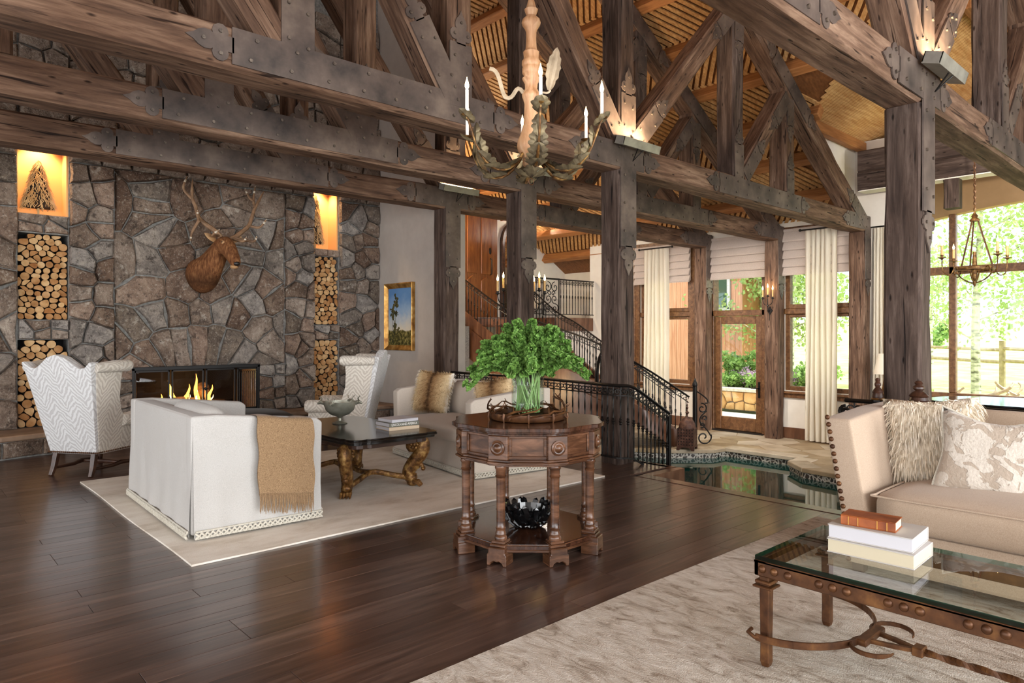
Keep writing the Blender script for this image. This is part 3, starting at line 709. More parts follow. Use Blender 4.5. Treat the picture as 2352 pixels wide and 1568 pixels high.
# ---- timbers
TC = {}
def timber_geo(L, w, h, seed, amp=.006):
    rg = random.Random(seed); n = max(2, int(L / .3)); c = min(.022, w * .12); g = G(); vs = []
    sec = [(c, 0), (w - c, 0), (w, c), (w, h - c), (w - c, h), (c, h), (0, h - c), (0, c)]; off = V((rg.uniform(0, 50), rg.uniform(0, 50), 0))
    for i in range(n + 1):
        x = L * i / n
        for j, (a, b) in enumerate(sec):
            d = noise.noise_vector(V((x * 1.7, a * 3, b * 3)) + off) * amp
            chip = -.012 if rg.random() < .05 else 0
            ca = w / 2 - a; cb = h / 2 - b
            vs.append((x, a + d.y + (-chip if ca > 0 else chip) * .6, b + d.z + (-chip if cb > 0 else chip) * .6))
    fs = [(i * 8 + j, i * 8 + (j + 1) % 8, (i + 1) * 8 + (j + 1) % 8, (i + 1) * 8 + j) for i in range(n) for j in range(8)]
    fs += [tuple(range(8)), tuple(n * 8 + j for j in range(8))]
    return g.raw(vs, fs)
def timber(name, a, b, w, h, parent, mat='timber', seed=0, y0=0.0, amp=.006):
    # a, b = (x, z) ends of the centre line; front face in the plane y = y0, depth w towards +y
    a = V((a[0], y0, a[1])); b = V((b[0], y0, b[1])); x = (b - a).normalized(); y = V((0, 1, 0)); z = x.cross(y)
    key = (round((b - a).length, 3), w, h, seed, mat, amp)
    if key not in TC: TC[key] = timber_geo((b - a).length, w, h, seed, amp).mesh(name, mat, True, angle=40)
    return ob(name, TC[key], parent, mx=frame(a - z * h / 2, x, y))
PY = [1.68, 4.45, 5.94, 7.42]; PXA, PXB = 5.555, 5.82
names = ['nearest the camera', 'second from the camera', 'third from the camera', 'closest to the stone wall']
def fleur(g, p, d, a, f, th):
    # trefoil end of a strap: p start, d outward unit vector (2D), a half width
    n = (-d[1], d[0]); P = lambda t, s: (p[0] + d[0] * t * a + n[0] * s * a, p[1] + d[1] * t * a + n[1] * s * a)
    g.prism([P(-.1, -.42), P(1.15, -.42), P(1.15, .42), P(-.1, .42)], 0, th, f)
    for sgn in (-1, 1): g.prism([P(.62 + .44 * cos(k * PI / 5), sgn * .56 + .44 * sin(k * PI / 5)) for k in range(10)], 0, th * 1.03, f)
    tip = [(.95, .36), (1.15, .5), (1.45, .52), (1.75, .40), (2.0, .18), (2.4, 0)]
    g.prism([P(t, s) for t, s in tip] + [P(t, -s) for t, s in tip[-2::-1]], 0, th * .97, f)
def strap(g, bo, a, b, hw, e0, e1, f, th, rng):
    d = V((b[0] - a[0], b[1] - a[1])); L = d.length; d /= L; n = V((-d.y, d.x)); a = V(a); b = V(b)
    g.prism([(a + n * hw)[:], (a - n * hw)[:], (b - n * hw)[:], (b + n * hw)[:]], 0, th, f)
    if e1: fleur(g, b, d, hw, f, th)
    if e0: fleur(g, a, -d, hw, f, th)
    k = max(2, round(L / .26))
    for i in range(k):
        for s in (-1, 1):
            c = a + d * (L * (i + .5) / k + .02 * s) + n * s * hw * .58
            bo.prism([(c.x + .013 * cos(q * PI / 3), c.y + .013 * sin(q * PI / 3)) for q in range(6)], th, th + .012, f)
    for e, q, dd in ((e0, a, -d), (e1, b, d)):
        if e:
            for t, s in ((.62, .6), (.62, -.6), (1.5, 0)):
                c = q + dd * t * hw + n * s * hw
                bo.prism([(c.x + .013 * cos(m * PI / 3), c.y + .013 * sin(m * PI / 3)) for m in range(6)], th, th + .012, f)
D3s = (5.78, 3.30); D3e = (7.85, 5.42); D2s = (5.60, 3.30); D2e = (3.62, 5.85); D1s = (3.42, 3.28); D1e = (2.20, 5.15); D4s = (8.05, 3.32); D4e = (9.22, 4.60)
f_pl = lambda a, b, d: (a, -d, b)
def make_truss(i, Y):
    t = thing('roof_truss', 'heavy dark timber roof truss with iron straps, ' + names[i], 'roof truss', (0, Y, 0), 0, 'timber roof trusses')
    timber('tie_beam', (-6, 3.17), (12.18, 3.17), .27, .28, t, seed=3 + 7 * (i % 2), amp=.01)
    for x in (1.96, 3.365, 5.555, 7.79, 9.17):
        xm = x + .125; timber('king_post', (xm, 3.31), (xm, min(rz_top(xm) - .1, 6.9)), .25, .25, t, 'timber_post' if x in (5.555, 7.79) else 'timber', seed=int(x))
    timber('king_post', (.55, 3.31), (.55, 6.9), .25, .25, t, seed=2)
    for a, b in ((D1s, D1e), (D2s, D2e), (D3s, D3e), (D4s, D4e), ((1.95, 3.3), (.68, 5.0))):
        timber('diagonal_brace', a, b, .24, .235, t, seed=int(a[0] * 3))
    dz = .13 * LEN
    timber('rafter', (12.12, rz_top(12.12) - dz), (2.1, rz_top(2.1) - dz), .26, .26, t, seed=9); timber('rafter', (2.1, rz_top(2.1) - dz), (-6, rz_top(2.1) - dz - SL * 8.1), .26, .26, t, seed=10)
    # iron straps: one gusset per joint
    def gus(lst):
        g = G(); bo = G(); rg = random.Random(2)
        for q, (a, b, hw, e0, e1) in enumerate(lst): strap(g, bo, a, b, hw, e0, e1, f_pl, .010 + .0009 * q, rg)
        p = part('gusset_plate', g, 'iron_plate', t, smooth=True, angle=20); part('bolts', bo, 'bolt', p, kind='stuff')
    def along(a, b, t0, t1): a = V(a); d = (V(b) - a).normalized(); return ((a + d * t0)[:], (a + d * t1)[:])
    q1 = along(D1s, D1e, .02, .62); q2 = along(D2s, D2e, .05, .66); q3 = along(D3s, D3e, .05, .62); q4 = along(D4s, D4e, .03, .55)
    gus([((1.64, 3.185), (3.85, 3.185), .118, 1, 1), ((2.085, 3.2), (2.085, 3.68), .118, 0, 1), ((3.49, 3.2), (3.49, 3.72), .112, 0, 1), (q1[0], q1[1], .105, 0, 1)])
    gus([((5.08, 3.175), (5.95, 3.175), .125, 1, 1), ((5.69, 3.1), (5.69, 3.82), .118, 0, 1), ((5.69, 3.1), (5.69, 2.24), .125, 0, 1), (q2[0], q2[1], .10, 0, 1), (q3[0], q3[1], .105, 0, 1)])
    gus([((7.45, 3.175), (9.62, 3.175), .118, 1, 1), ((7.915, 3.2), (7.915, 3.72), .105, 0, 1), ((9.295, 3.2), (9.295, 3.62), .105, 0, 1), (q4[0], q4[1], .10, 0, 1)])
    ra = (11.98, rz_top(11.98) - .155); rb = (9.4, rz_top(9.4) - .155); rr = along(ra, rb, 0, .62)
    gus([((11.32, 3.175), (12.15, 3.175), .118, 1, 0), ((12.06, 3.1), (12.06, 2.24), .115, 0, 1), (rr[0], rr[1], .118, 0, 1)])
    u0 = along(rb, ra, -.65, .55); u1 = along(D4e, D4s, -.02, .5)
    gus([(u0[0], u0[1], .118, 1, 1), (u1[0], u1[1], .10, 0, 1), ((9.295, 4.6), (9.295, 4.22), .10, 0, 1)])
    v0 = along((7.9, rz_top(7.9) - .155), ra, -.5, .5); v1 = along(D3e, D3s, 0, .55)
    gus([(v0[0], v0[1], .118, 1, 1), (v1[0], v1[1], .10, 0, 1), ((7.915, 5.4), (7.915, 5.0), .10, 0, 1)])
    return t
for i, Y in enumerate(PY): make_truss(i, Y)
for i, (Y, n) in enumerate(zip(PY, ['rising behind the tan sofa, nearest and widest of the row', 'beside the bend of the iron railing', 'carrying two candle sconces behind the green bouquet', 'at the end of the wall with the gilt framed painting'])):
    o = timber('timber_post', (PXA + .125, -.7), (PXA + .125, 3.03), .255, .255, None, 'timber_post', seed=i + 20, y0=Y + .005, amp=.010)
    o.name = 'timber_post'; tag(o, 'square rough dark timber post ' + n, 'post', 'inner timber posts')
for i, (Y, n) in enumerate(zip(PY[1:], ['between the curtains, at the right of the windows', 'with a candle sconce right of the garden door', 'left of the garden door'])):
    o = timber('timber_post', (12.06, ZL), (12.06, 3.03), .26, .25, None, 'timber', seed=i + 30, y0=Y + .005, amp=.010)
    tag(o, 'weathered timber post against the window wall ' + n, 'post', 'outer timber posts')
o = timber('timber_post', (12.06, ZL), (12.06, 3.03), .26, .25, None, 'timber', seed=36, y0=1.685, amp=.010); tag(o, 'weathered timber post in front of the bay window, hidden behind the near truss post', 'post', 'outer timber posts')
# header timber of the bay and its short bracket
h = thing('bay_header', 'dark timber header beam across the mouth of the arched window bay', 'beam', (0, 0, 0))
part('beam', timber_geo(8.2, .22, .34, 51), 'timber_post', h, smooth=True, mx=frame((11.5, 4.40, 3.92), (0, -1, 0), (1, 0, 0)))
part('beam', timber_geo(8.2, .24, .30, 53), 'timber_post', h, smooth=True, mx=frame((11.49, 4.40, 3.62), (0, -1, 0), (1, 0, 0)))
part('bracket', timber_geo(.46, .22, .2, 52), 'timber_post', h, smooth=True, mx=frame((11.5, 3.0, 3.18), (0, 0, 1), (1, 0, 0)))
part('soffit', G().box(11.48, 11.75, -3.6, 4.38, 3.605, 3.62), 'plaster_warm', h)
# uplight boxes on the trusses
def uplight(Y, n):
    t = thing('uplight', 'metal uplight box on the truss joint ' + n, 'light', (5.72, Y - .10, 3.27), 0, 'uplights on the trusses')
    g = G().box(-.30, .30, -.065, -.058, -.02, .055).box(-.30, .30, .05, .057, -.02, .055).box(-.30, .30, -.065, .057, -.027, -.02).box(-.30, -.293, -.065, .057, -.02, .055).box(.293, .30, -.065, .057, -.02, .055)
    m = Matrix.Rotation(R(18), 4, 'X'); part('housing', g, 'steel_box', t, mx=m)
    part('lamp_tube', G().tube([(-.26, 0, .0), (.26, 0, .0)], .016, 8), 'lamp_warm', t, smooth=True)
    part('bracket', G().tube([(-.05, -.05, -.03), (0, .06, -.14), (.05, -.05, -.03)], .006, 6), 'iron_black', t, smooth=True); part('swivel', G().tube([(0, .05, .05), (0, .07, .10), (0, .085, .13)], [.006, .016, .006], 8), 'iron_black', t, smooth=True)
    l = bpy.data.lights.new('uplight_lamp', 'AREA'); l.shape = 'RECTANGLE'; l.size = .5; l.size_y = .08; l.energy = 34; l.color = (1, .70, .42); l.spread = R(170)
    lo = bpy.data.objects.new('uplight_lamp', l); COL.objects.link(lo); lo.parent = t; lo.location = (0, 0, .05); lo.rotation_euler = (R(180), 0, 0)
for Y, n in zip(PY, ('at the upper right near the camera', 'right of the chandelier', 'behind the chandelier', 'left of the chandelier')):
    uplight(Y, n)

# added fill spotlights hidden behind the tie beams, brightening the terrace and the bay
def spotlight(label, loc, to, watt, ang=80, col=(1, .93, .84)):
    t = thing('added_fill_spot', label, 'light', loc, 0, 'added fill spotlights behind the tie beams'); d = (V(to) - V(loc)).normalized(); q = d.to_track_quat('-Z', 'Y').to_matrix().to_4x4()
    part('housing', G().lathe([(.035, -.05), (.042, -.05), (.042, .05), (.02, .07), (.0, .07)], 14, cap=False), 'iron_dark', t, smooth=True, mx=q); part('stem', G().tube([(0, 0, .05), (0, 0, .13)], .008, 6), 'iron_dark', t)
    part('lens', G().lathe([(.001, -.02), (.034, -.02)], 14, cap=False), 'lamp_warm', t, mx=q)
    l = bpy.data.lights.new('spot_lamp', 'SPOT'); l.energy = watt; l.color = col; l.spot_size = R(ang); l.spot_blend = .9; l.shadow_soft_size = .05
    o = bpy.data.objects.new('spot_lamp', l); COL.objects.link(o); o.parent = t; o.matrix_local = q @ Matrix.Translation((0, 0, -.055))
spotlight('added fill spotlight hidden behind the second truss beam, aimed at the terrace windows', (8.6, 4.80, 3.19), (12.0, 5.6, .4), 260, 100)
spotlight('added fill spotlight hidden behind the third truss beam, aimed at the garden door', (8.6, 6.29, 3.19), (12.0, 7.2, .2), 260, 100)
spotlight('added fill spotlight hidden behind the truss beam by the stone wall, aimed at the stair', (8.2, 7.77, 3.19), (11.5, 9.8, .8), 260, 110)
spotlight('added fill spotlight hidden behind the nearest truss beam, aimed at the bay', (9.0, 2.03, 3.19), (13.4, 3.2, 3.6), 220, 100)
# ================================================================== FURNITURE
def loft(rings, cap=True):
    # rings: list of lists of points (same count)
    n = len(rings[0]); g = G(); vs = [p for r in rings for p in r]
    fs = [(i * n + j, i * n + (j + 1) % n, (i + 1) * n + (j + 1) % n, (i + 1) * n + j) for i in range(len(rings) - 1) for j in range(n)]
    if cap: fs += [tuple(range(n))[::-1], tuple((len(rings) - 1) * n + j for j in range(n))]
    return g.raw(vs, fs)
def grid(f, nu, nv):
    g = G(); vs = [f(i / nu, j / nv) for j in range(nv + 1) for i in range(nu + 1)]
    return g.raw(vs, [(j * (nu + 1) + i, j * (nu + 1) + i + 1, (j + 1) * (nu + 1) + i + 1, (j + 1) * (nu + 1) + i) for j in range(nv) for i in range(nu)])
def softbox(x0, x1, y0, y1, z0, z1, r=.05, puff=.02, n=6, mx=None):
    # rounded cushion: superellipsoid-ish box
    cx, cy, cz = (x0 + x1) / 2, (y0 + y1) / 2, (z0 + z1) / 2; a, b, c = (x1 - x0) / 2, (y1 - y0) / 2, (z1 - z0) / 2; g = G()
    bm = bmesh.new(); bmesh.ops.create_cube(bm, size=2); bmesh.ops.subdivide_edges(bm, edges=bm.edges, cuts=n, use_grid_fill=True)
    for v in bm.verts:
        p = v.co.copy(); q = V((p.x * a, p.y * b, p.z * c)); s = V((max(abs(q.x) - (a - r), 0) * (1 if q.x > 0 else -1), max(abs(q.y) - (b - r), 0) * (1 if q.y > 0 else -1), max(abs(q.z) - (c - r), 0) * (1 if q.z > 0 else -1)))
        core = q - s
        if s.length > r: s = s.normalized() * r
        q = core + s; k = (1 - p.x ** 2) * (1 - p.y ** 2) if abs(p.z) > .99 else 0
        k2 = (1 - p.z ** 2) * .3
        q.z += (puff * k) * (1 if p.z > 0 else -.4)
        if abs(p.x) > .99: q.x += puff * k2 * (1 - p.y ** 2) * (1 if p.x > 0 else -1)
        v.co = q + V((cx, cy, cz))
        if mx is not None: v.co = mx @ v.co
    bm.verts.ensure_lookup_table(); g.raw([v.co[:] for v in bm.verts], [tuple(v.index for v in f.verts) for f in bm.faces]); bm.free(); return g
def pillow_geo(w, h, t, n=14, ear=.06, seed=0, droop=0.0):
    # square scatter cushion in the local x-z plane, thickness along y
    rg = random.Random(seed); off = V((seed * 3.1, 0, 0)); g = G(); vs = []
    for sgn in (1, -1):
        for j in range(n + 1):
            for i in range(n + 1):
                u = 2 * i / n - 1; v = 2 * j / n - 1
                e = 1 - ear * (1 - u * u * v * v) * (abs(u) ** 6 * (1 - v * v) + abs(v) ** 6 * (1 - u * u)) * 2
                th = ((1 - u ** 4) * (1 - v ** 4)) ** .55 * t / 2
                d = noise.noise(V((u * 2, v * 2, sgn)) + off) * .012
                z = v * h / 2 * e - droop * (1 - u * u) * max(v, 0) ** 3
                vs.append((u * w / 2 * e, sgn * th + d * (1 - max(abs(u), abs(v)) ** 4), z))
    m = (n + 1) ** 2; fs = []
    for s in (0, 1):
        for j in range(n):
            for i in range(n):
                a = s * m + j * (n + 1) + i; fs.append((a, a + 1, a + n + 2, a + n + 1) if s else (a, a + n + 1, a + n + 2, a + 1))
    g.raw(vs, fs)
    bm = bmesh.new(); me = bpy.data.meshes.new('t'); me.from_pydata(g.v, [], g.f); bm.from_mesh(me); bmesh.ops.remove_doubles(bm, verts=bm.verts, dist=.0008)
    o = G(); o.raw([v.co[:] for v in bm.verts], [tuple(v.index for v in f.verts) for f in bm.faces]); bm.free(); bpy.data.meshes.remove(me); return o
def fur_geo(src, count, length, width, grav, seed, spread=.6):
    rg = random.Random(seed); g = G(); fs = src.f; V3 = [V(p) for p in src.v]; ar = []; tot = 0
    for f in fs:
        a = (V3[f[1]] - V3[f[0]]).cross(V3[f[2]] - V3[f[0]]).length; tot += a; ar.append(tot)
    c0 = sum(V3, V()) / len(V3); import bisect
    for _ in range(count):
        f = fs[min(bisect.bisect(ar, rg.random() * tot), len(fs) - 1)]; k = rg.randrange(len(f)); a, b, c = V3[f[0]], V3[f[(k + 1) % len(f)]], V3[f[(k + 2) % len(f)]]
        u, v = rg.random(), rg.random()
        if u + v > 1: u, v = 1 - u, 1 - v
        p = a + (b - a) * u + (c - a) * v; n = (b - a).cross(c - a)
        if n.length < 1e-9: continue
        n.normalize()
        if n.dot(p - c0) < 0: n = -n
        L = length * rg.uniform(.6, 1.25); d = (n + V((rg.uniform(-1, 1), rg.uniform(-1, 1), rg.uniform(-1, 1))) * spread * .5 + V((0, 0, -grav))).normalized()
        d2 = (d + V((0, 0, -grav * 1.2))).normalized(); s = d.cross(V((rg.uniform(-1, 1), rg.uniform(-1, 1), rg.uniform(-1, 1)))).normalized() * width * rg.uniform(.7, 1.3)
        q = p + d * L * .5; e = q + d2 * L * .5
        g.raw([p - s, p + s, q + s * .7, q - s * .7, e], [(0, 1, 2, 3), (3, 2, 4)])
    return g
def skirt(a, b, z0, z1, nrm, amp, seed, nu=26, nv=7, flare=.02):
    a, b, nrm = V(a), V(b), V(nrm); rg = random.Random(seed); ph = rg.uniform(0, 9)
    def f(u, v):
        p = a + (b - a) * u; w = (1 - v); d = amp * w * (sin(u * 31 + ph) * .5 + noise.noise(V((u * 9, v * 1.5, ph))) * 1.2) + flare * w ** 1.5
        return p + nrm * d + V((0, 0, z0 + (z1 - z0) * v))
    return grid(f, nu, nv)
def trim_band(a, b, z, nrm, h=.045, seed=0):
    # braided gimp: rows of overlapping small loops
    a, b, nrm = V(a), V(b), V(nrm); L = (b - a).length; n = int(L / .034); g = G()
    for i in range(n):
        p = a + (b - a) * ((i + .5) / n) + nrm * .024; t = (b - a).normalized() * .02
        for s in (-1, 1):
            g.tube([p - t * 1.1 + V((0, 0, z + h * (.5 - .42 * s))), p + V((0, 0, z + h * .5)) + nrm * .006, p + t * 1.1 + V((0, 0, z + h * (.5 + .42 * s)))], .0075, 5)
    g.tube([a + nrm * .02 + V((0, 0, z + h * 1.05)), b + nrm * .02 + V((0, 0, z + h * 1.05))], .007, 5); g.tube([a + nrm * .026 + V((0, 0, z + .006)), b + nrm * .026 + V((0, 0, z + .006))], .006, 5)
    return g
def slip_sofa(name, label, loc, rz, mat, L=1.70, D=.90, hb=.80, ha=.72, group=None, cush=True):
    t = thing(name, label, 'sofa', loc, rz, group); x0, x1 = -D / 2, D / 2; y0, y1 = -L / 2, L / 2; aw = .13
    # arms: top slopes from back down to front and they lean out a little
    for s in (-1, 1):
        yo = s * L / 2; yi = s * (L / 2 - aw)
        g = G(); prof = [(x0, .03), (x1, .03), (x1 + .015, ha - .03), (x1 - .03, ha), (x0 + .16, hb), (x0, hb)]
        g.prism(prof, yo - s * .012, yi, lambda a, b, d: (a, d, b)); part('arm', g, mat, t, smooth=True, bevel=.022, seg=3)
        part('skirt_panel', skirt((x0 + .012, yo - s * .01, 0), (x1 - .008, yo - s * .01, 0), .015, ha - .08, (0, s, 0), .006, 3 + s), mat, t, smooth=True, angle=80)
        part('braid', trim_band((x0 + .02, yo, 0), (x1 - .01, yo, 0), .012, (0, s, 0)), 'trim_cord', t, smooth=True, kind='stuff')
    part('back', G().prism([(x0, .03), (x0 + .15, .03), (x0 + .17, hb - .01), (x0 + .01, hb)], y0 + .02, y1 - .02, lambda a, b, d: (a, d, b)), mat, t, smooth=True, bevel=.03, seg=3)
    part('skirt_panel', skirt((x0 + .01, y0 + .012, 0), (x0 + .01, y1 - .012, 0), .015, hb - .06, (-1, 0, 0), .012, 7, 44), mat, t, smooth=True, angle=80)
    part('braid', trim_band((x0, y0 + .02, 0), (x0, y1 - .02, 0), .012, (-1, 0, 0)), 'trim_cord', t, smooth=True, kind='stuff')
    part('seat_base', G().box(x0 + .1, x1 - .02, y0 + aw, y1 - aw, .05, .30), mat, t)
    part('skirt_panel', skirt((x1 - .01, y0 + .06, 0), (x1 - .01, y1 - .06, 0), .015, .30, (1, 0, 0), .006, 11, 40), mat, t, smooth=True, angle=80)
    part('braid', trim_band((x1, y0 + .05, 0), (x1, y1 - .05, 0), .012, (1, 0, 0)), 'trim_cord', t, smooth=True, kind='stuff')
    part('seat_cushion', softbox(x0 + .15, x1 + .03, y0 + aw, y1 - aw, .29, .445, .05, .03), mat, t, smooth=True, angle=80)
    if cush:
        m = Matrix.Translation((x0 + .265, 0, .60)) @ Matrix.Rotation(R(-12), 4, 'Y')
        part('back_cushion', softbox(-.10, .10, y0 + aw + .01, y1 - aw - .01, -.17, .185, .09, .02), mat, t, smooth=True, angle=80, mx=m)
    return t
s1 = slip_sofa('slipcovered_sofa', 'white linen slipcovered sofa with a tan throw over its arm, seen from behind', (1.925, 5.475, .012), R(-1.5), 'linen_white', 1.68, .89, .80, .725, 'pair of slipcovered sofas', False)
m = Matrix.Translation((-.2, -.28, .56)) @ Matrix.Rotation(R(-14), 4, 'Y'); part('back_cushion', softbox(-.10, .10, -.42, .42, -.20, .27, .09, .02), 'linen_white', s1, smooth=True, angle=80, mx=m)
m = Matrix.Translation((-.2, .42, .54)) @ Matrix.Rotation(R(-14), 4, 'Y'); part('back_cushion', softbox(-.10, .10, -.27, .27, -.20, .20, .09, .02), 'linen_white', s1, smooth=True, angle=80, mx=m)
s2 = slip_sofa('slipcovered_sofa', 'cream linen slipcovered sofa with two fur pillows before the iron railing', (4.534, 5.66, .012), R(172), 'linen_cream', 1.72, .90, .80, .725, 'pair of slipcovered sofas')
def fur_pillow(name, label, loc, rot, w, h, mat, L, n, wd, grav, seed, group=None, droop=0):
    t = thing(name, label, 'pillow', loc, 0, group); t.rotation_euler = rot
    p = pillow_geo(w, h, .17, 12, .05, seed, droop); part('cover', p, mat, t, smooth=True, angle=90)
    part('pile', fur_geo(p, n, L, wd, grav, seed), mat, t, kind='stuff'); return t
# sofa 2 pillows (sofa faces about -x; pillows lean on the back cushion)
fur_pillow('fur_pillow', 'square coyote fur pillow with dark centre stripe, at the fireplace end of the cream sofa', (4.50, 6.23, .70), (R(-14), R(4), R(-83 + 14)), .46, .46, 'fur_coyote', .042, 7500, .0016, .4, 4, 'coyote fur pillows')
fur_pillow('fur_pillow', 'tan fur pillow seen edge-on, at the bouquet end of the cream sofa', (4.46, 5.13, .68), (R(-14), R(-10), R(-60)), .42, .44, 'fur_coyote', .042, 6000, .0016, .4, 5, 'coyote fur pillows')
# throw over the arm of sofa 1
th = thing('throw_blanket', 'tan woven throw with long fringe hanging over the white sofa arm', 'blanket', (0, 0, 0))
X0, X1 = 1.865, 2.255
def thr(u, v):
    x = X0 + (X1 - X0) * u + .006 * sin(v * 14 + u * 3); s = v * .64; zt = .79 - .045 * u
    yo = 4.588 - .03 * u
    if s < .10: p = V((x, yo + .14 - s, zt + .006 * sin(u * 9)))
    elif s < .15: a = (s - .10) / .05 * PI / 2; p = V((x, yo + .04 - .04 * sin(a), zt - .04 + .04 * cos(a)))
    else: p = V((x, yo - .012 * (s - .15) / .5 - .006 * (1 + sin(u * 11 + 1)) * (s - .15), zt - .04 - (s - .15)))
    return p
tg = grid(thr, 22, 30); tb = G(); tb.raw(tg.v + [tuple(V(p) + V((0, .008, -.006))) for p in tg.v], tg.f + [tuple(i + len(tg.v) for i in f)[::-1] for f in tg.f])
part('cloth', tb, 'throw_tan', th, smooth=True, angle=80)
fg = G(); rg = random.Random(3)
for i in range(46):
    u = (i + .5) / 46; p = thr(u, .985); L = rg.uniform(.115, .145)
    fg.tube([p, p + V((rg.uniform(-.004, .004), -.004, -L * .5)), p + V((rg.uniform(-.01, .01), -.002, -L))], [.0045, .0042, .002], 5)
part('fringe', fg, 'throw_tan', th, smooth=True, kind='stuff')

# rugs
def rug_thing(name, label, x0, x1, y0, y1, mat, th=.012):
    def f(u, v): x = x0 + (x1 - x0) * u; y = y0 + (y1 - y0) * v; return (x + .006 * sin(y * 3.1), y + .006 * sin(x * 2.3 + 1), th + .0018 * noise.noise(V((x * 2, y * 2, 0))))
    g = grid(f, 40, 40); n = 40
    rim = [i for i in range(n)] + [j * 41 + 40 for j in range(n)] + [40 * 41 + 40 - i for i in range(n)] + [(40 - j) * 41 for j in range(n)]
    k = len(g.v); vs = list(g.v); lo = [(g.v[i][0], g.v[i][1], .001) for i in rim]; g.raw(lo, [])
    for q in range(len(rim)): g.f.append((rim[q], rim[(q + 1) % len(rim)], k + (q + 1) % len(rim), k + q)); g.m.append(0)
    o = part(name, g, mat, None, smooth=True); return tag(o, label, 'rug')
rug_thing('area_rug', 'plain cream rug under the pair of linen sofas', 1.31, 5.0, 4.185, 7.22, 'rug_cream')
rug_thing('area_rug', 'carved cream and grey patterned rug under the glass coffee table', -1.6, 5.02, -2.5, 2.21, 'rug_pattern', .016)

# ---- wing chairs
def wing_chair(label, loc, rz):
    loc = (loc[0], loc[1], -.06)
    t = thing('wing_chair', label, 'armchair', loc, rz, 'white wing chairs')
    lean = lambda z: -.33 - .20 * max(z - .27, 0) / .88
    hw = lambda z: .255 + .115 * max(z - .27, 0) / .85
    top = [(-.37, 1.10), (-.385, 1.135), (-.36, 1.15), (-.30, 1.095), (-.24, 1.085), (-.17, 1.13), (-.09, 1.19), (0, 1.215), (.09, 1.19), (.17, 1.13), (.24, 1.085), (.30, 1.095), (.36, 1.15), (.385, 1.135), (.37, 1.10)]
    side = [(-hw(z), z) for z in (.27, .4, .55, .7, .85, 1.0)]; out = side + [(a, b) for a, b in top] + [(-a, b) for a, b in side[::-1]]
    part('back', G().prism(out, 0, .10, lambda a, b, d: (lean(b) + d, a, b)), 'zebra_white', t, smooth=True, bevel=.014, seg=2, angle=50)
    for s in (-1, 1):
        wp = [(-.30, .27), (.30, .27), (.31, .50), (.02, .52), (-.03, .58), (-.09, .68), (-.125, .80), (-.135, .95), (-.13, 1.09), (-.46, 1.10), (-.40, .75)]
        fy = lambda a, b, d, s=s: (a, s * (hw(b) + .01 - d), b)
        part('wing', G().prism(wp, 0, .065, fy), 'zebra_cream', t, smooth=True, bevel=.014, seg=2, angle=50)
        rl = G().tube([(-.47, s * .375, 1.09), (-.3, s * .40, 1.10), (-.12, s * .41, 1.10), (-.09, s * .41, 1.10)], [.045, .055, .058, .045], 12)
        part('wing_roll', rl, 'zebra_cream', t, smooth=True, angle=60)
        part('arm_roll', G().tube([(-.06, s * .30, .57), (.1, s * .315, .575), (.30, s * .325, .575), (.325, s * .325, .575)], [.06, .072, .074, .06], 14), 'zebra_cream', t, smooth=True, angle=60)
        part('leg', G().tube([(-.30, s * .21, .28), (-.33, s * .215, .14), (-.36, s * .22, .06)], [.034, .030, .024], 4), 'chair_leg', t, bevel=.004)
        part('leg', G().lathe([(.024, .06), (.032, .075), (.022, .09), (.03, .14), (.036, .2), (.032, .28)], 12, (.25, s * .24, 0)), 'chair_leg', t, smooth=True)
        part('stretcher', G().tube([(-.33, s * .215, .13), (-.1, s * .22, .125), (.0, s * .225, .14), (.25, s * .24, .13)], [.012, .018, .022, .014], 8), 'chair_leg', t, smooth=True)
    part('stretcher', G().tube([(.02, -.22, .135), (.02, 0, .14), (.02, .22, .135)], [.014, .022, .014], 8), 'chair_leg', t, smooth=True)
    part('seat', softbox(-.33, .31, -.27, .27, .26, .42, .03, .01), 'zebra_cream', t, smooth=True, angle=70)
    part('seat_cushion', softbox(-.30, .335, -.255, .255, .38, .50, .05, .03), 'zebra_cream', t, smooth=True, angle=70)
    nh = G(); pts = [(-.335 + i * .022, s * .268) for s in (-1, 1) for i in range(29)] + [(-.343, -.255 + i * .022) for i in range(24)]
    for a, b in pts: nh.ball((a, b * (1 if abs(a) < .33 else 1), .285), .009, 6, 4)
    part('nailheads', nh, 'iron_bronze', t, smooth=True, kind='stuff')
    return t
wing_chair('white tiger-stripe wing chair by the left log niche, seen from behind', (1.59, 7.80, 0), R(36))
wing_chair('white tiger-stripe wing chair on the right, turned to the fire beside the painting wall', (4.02, 7.42, 0), R(138))
# dark ottoman before the hearth
ot = thing('leather_ottoman', 'dark brown leather oval ottoman before the hearth', 'ottoman', (3.05, 8.12, 0))
part('cushion', softbox(-.62, .62, -.42, .42, .22, .40, .12, .06, 9), 'leather_dark', ot, smooth=True, angle=80)
part('frame', G().lathe([(.52, .16), (.54, .19), (.54, .25), (.50, .25)], 32, (0, 0, 0), 0, Matrix.Diagonal(V((1.1, .72, 1)))), 'chair_leg', ot, smooth=True)
for sx in (-1, 1):
    for sy in (-1, 1): part('foot', G().lathe([(.02, 0), (.035, .03), (.03, .09), (.045, .17)], 10, (sx * .42, sy * .24, 0)), 'chair_leg', ot, smooth=True)

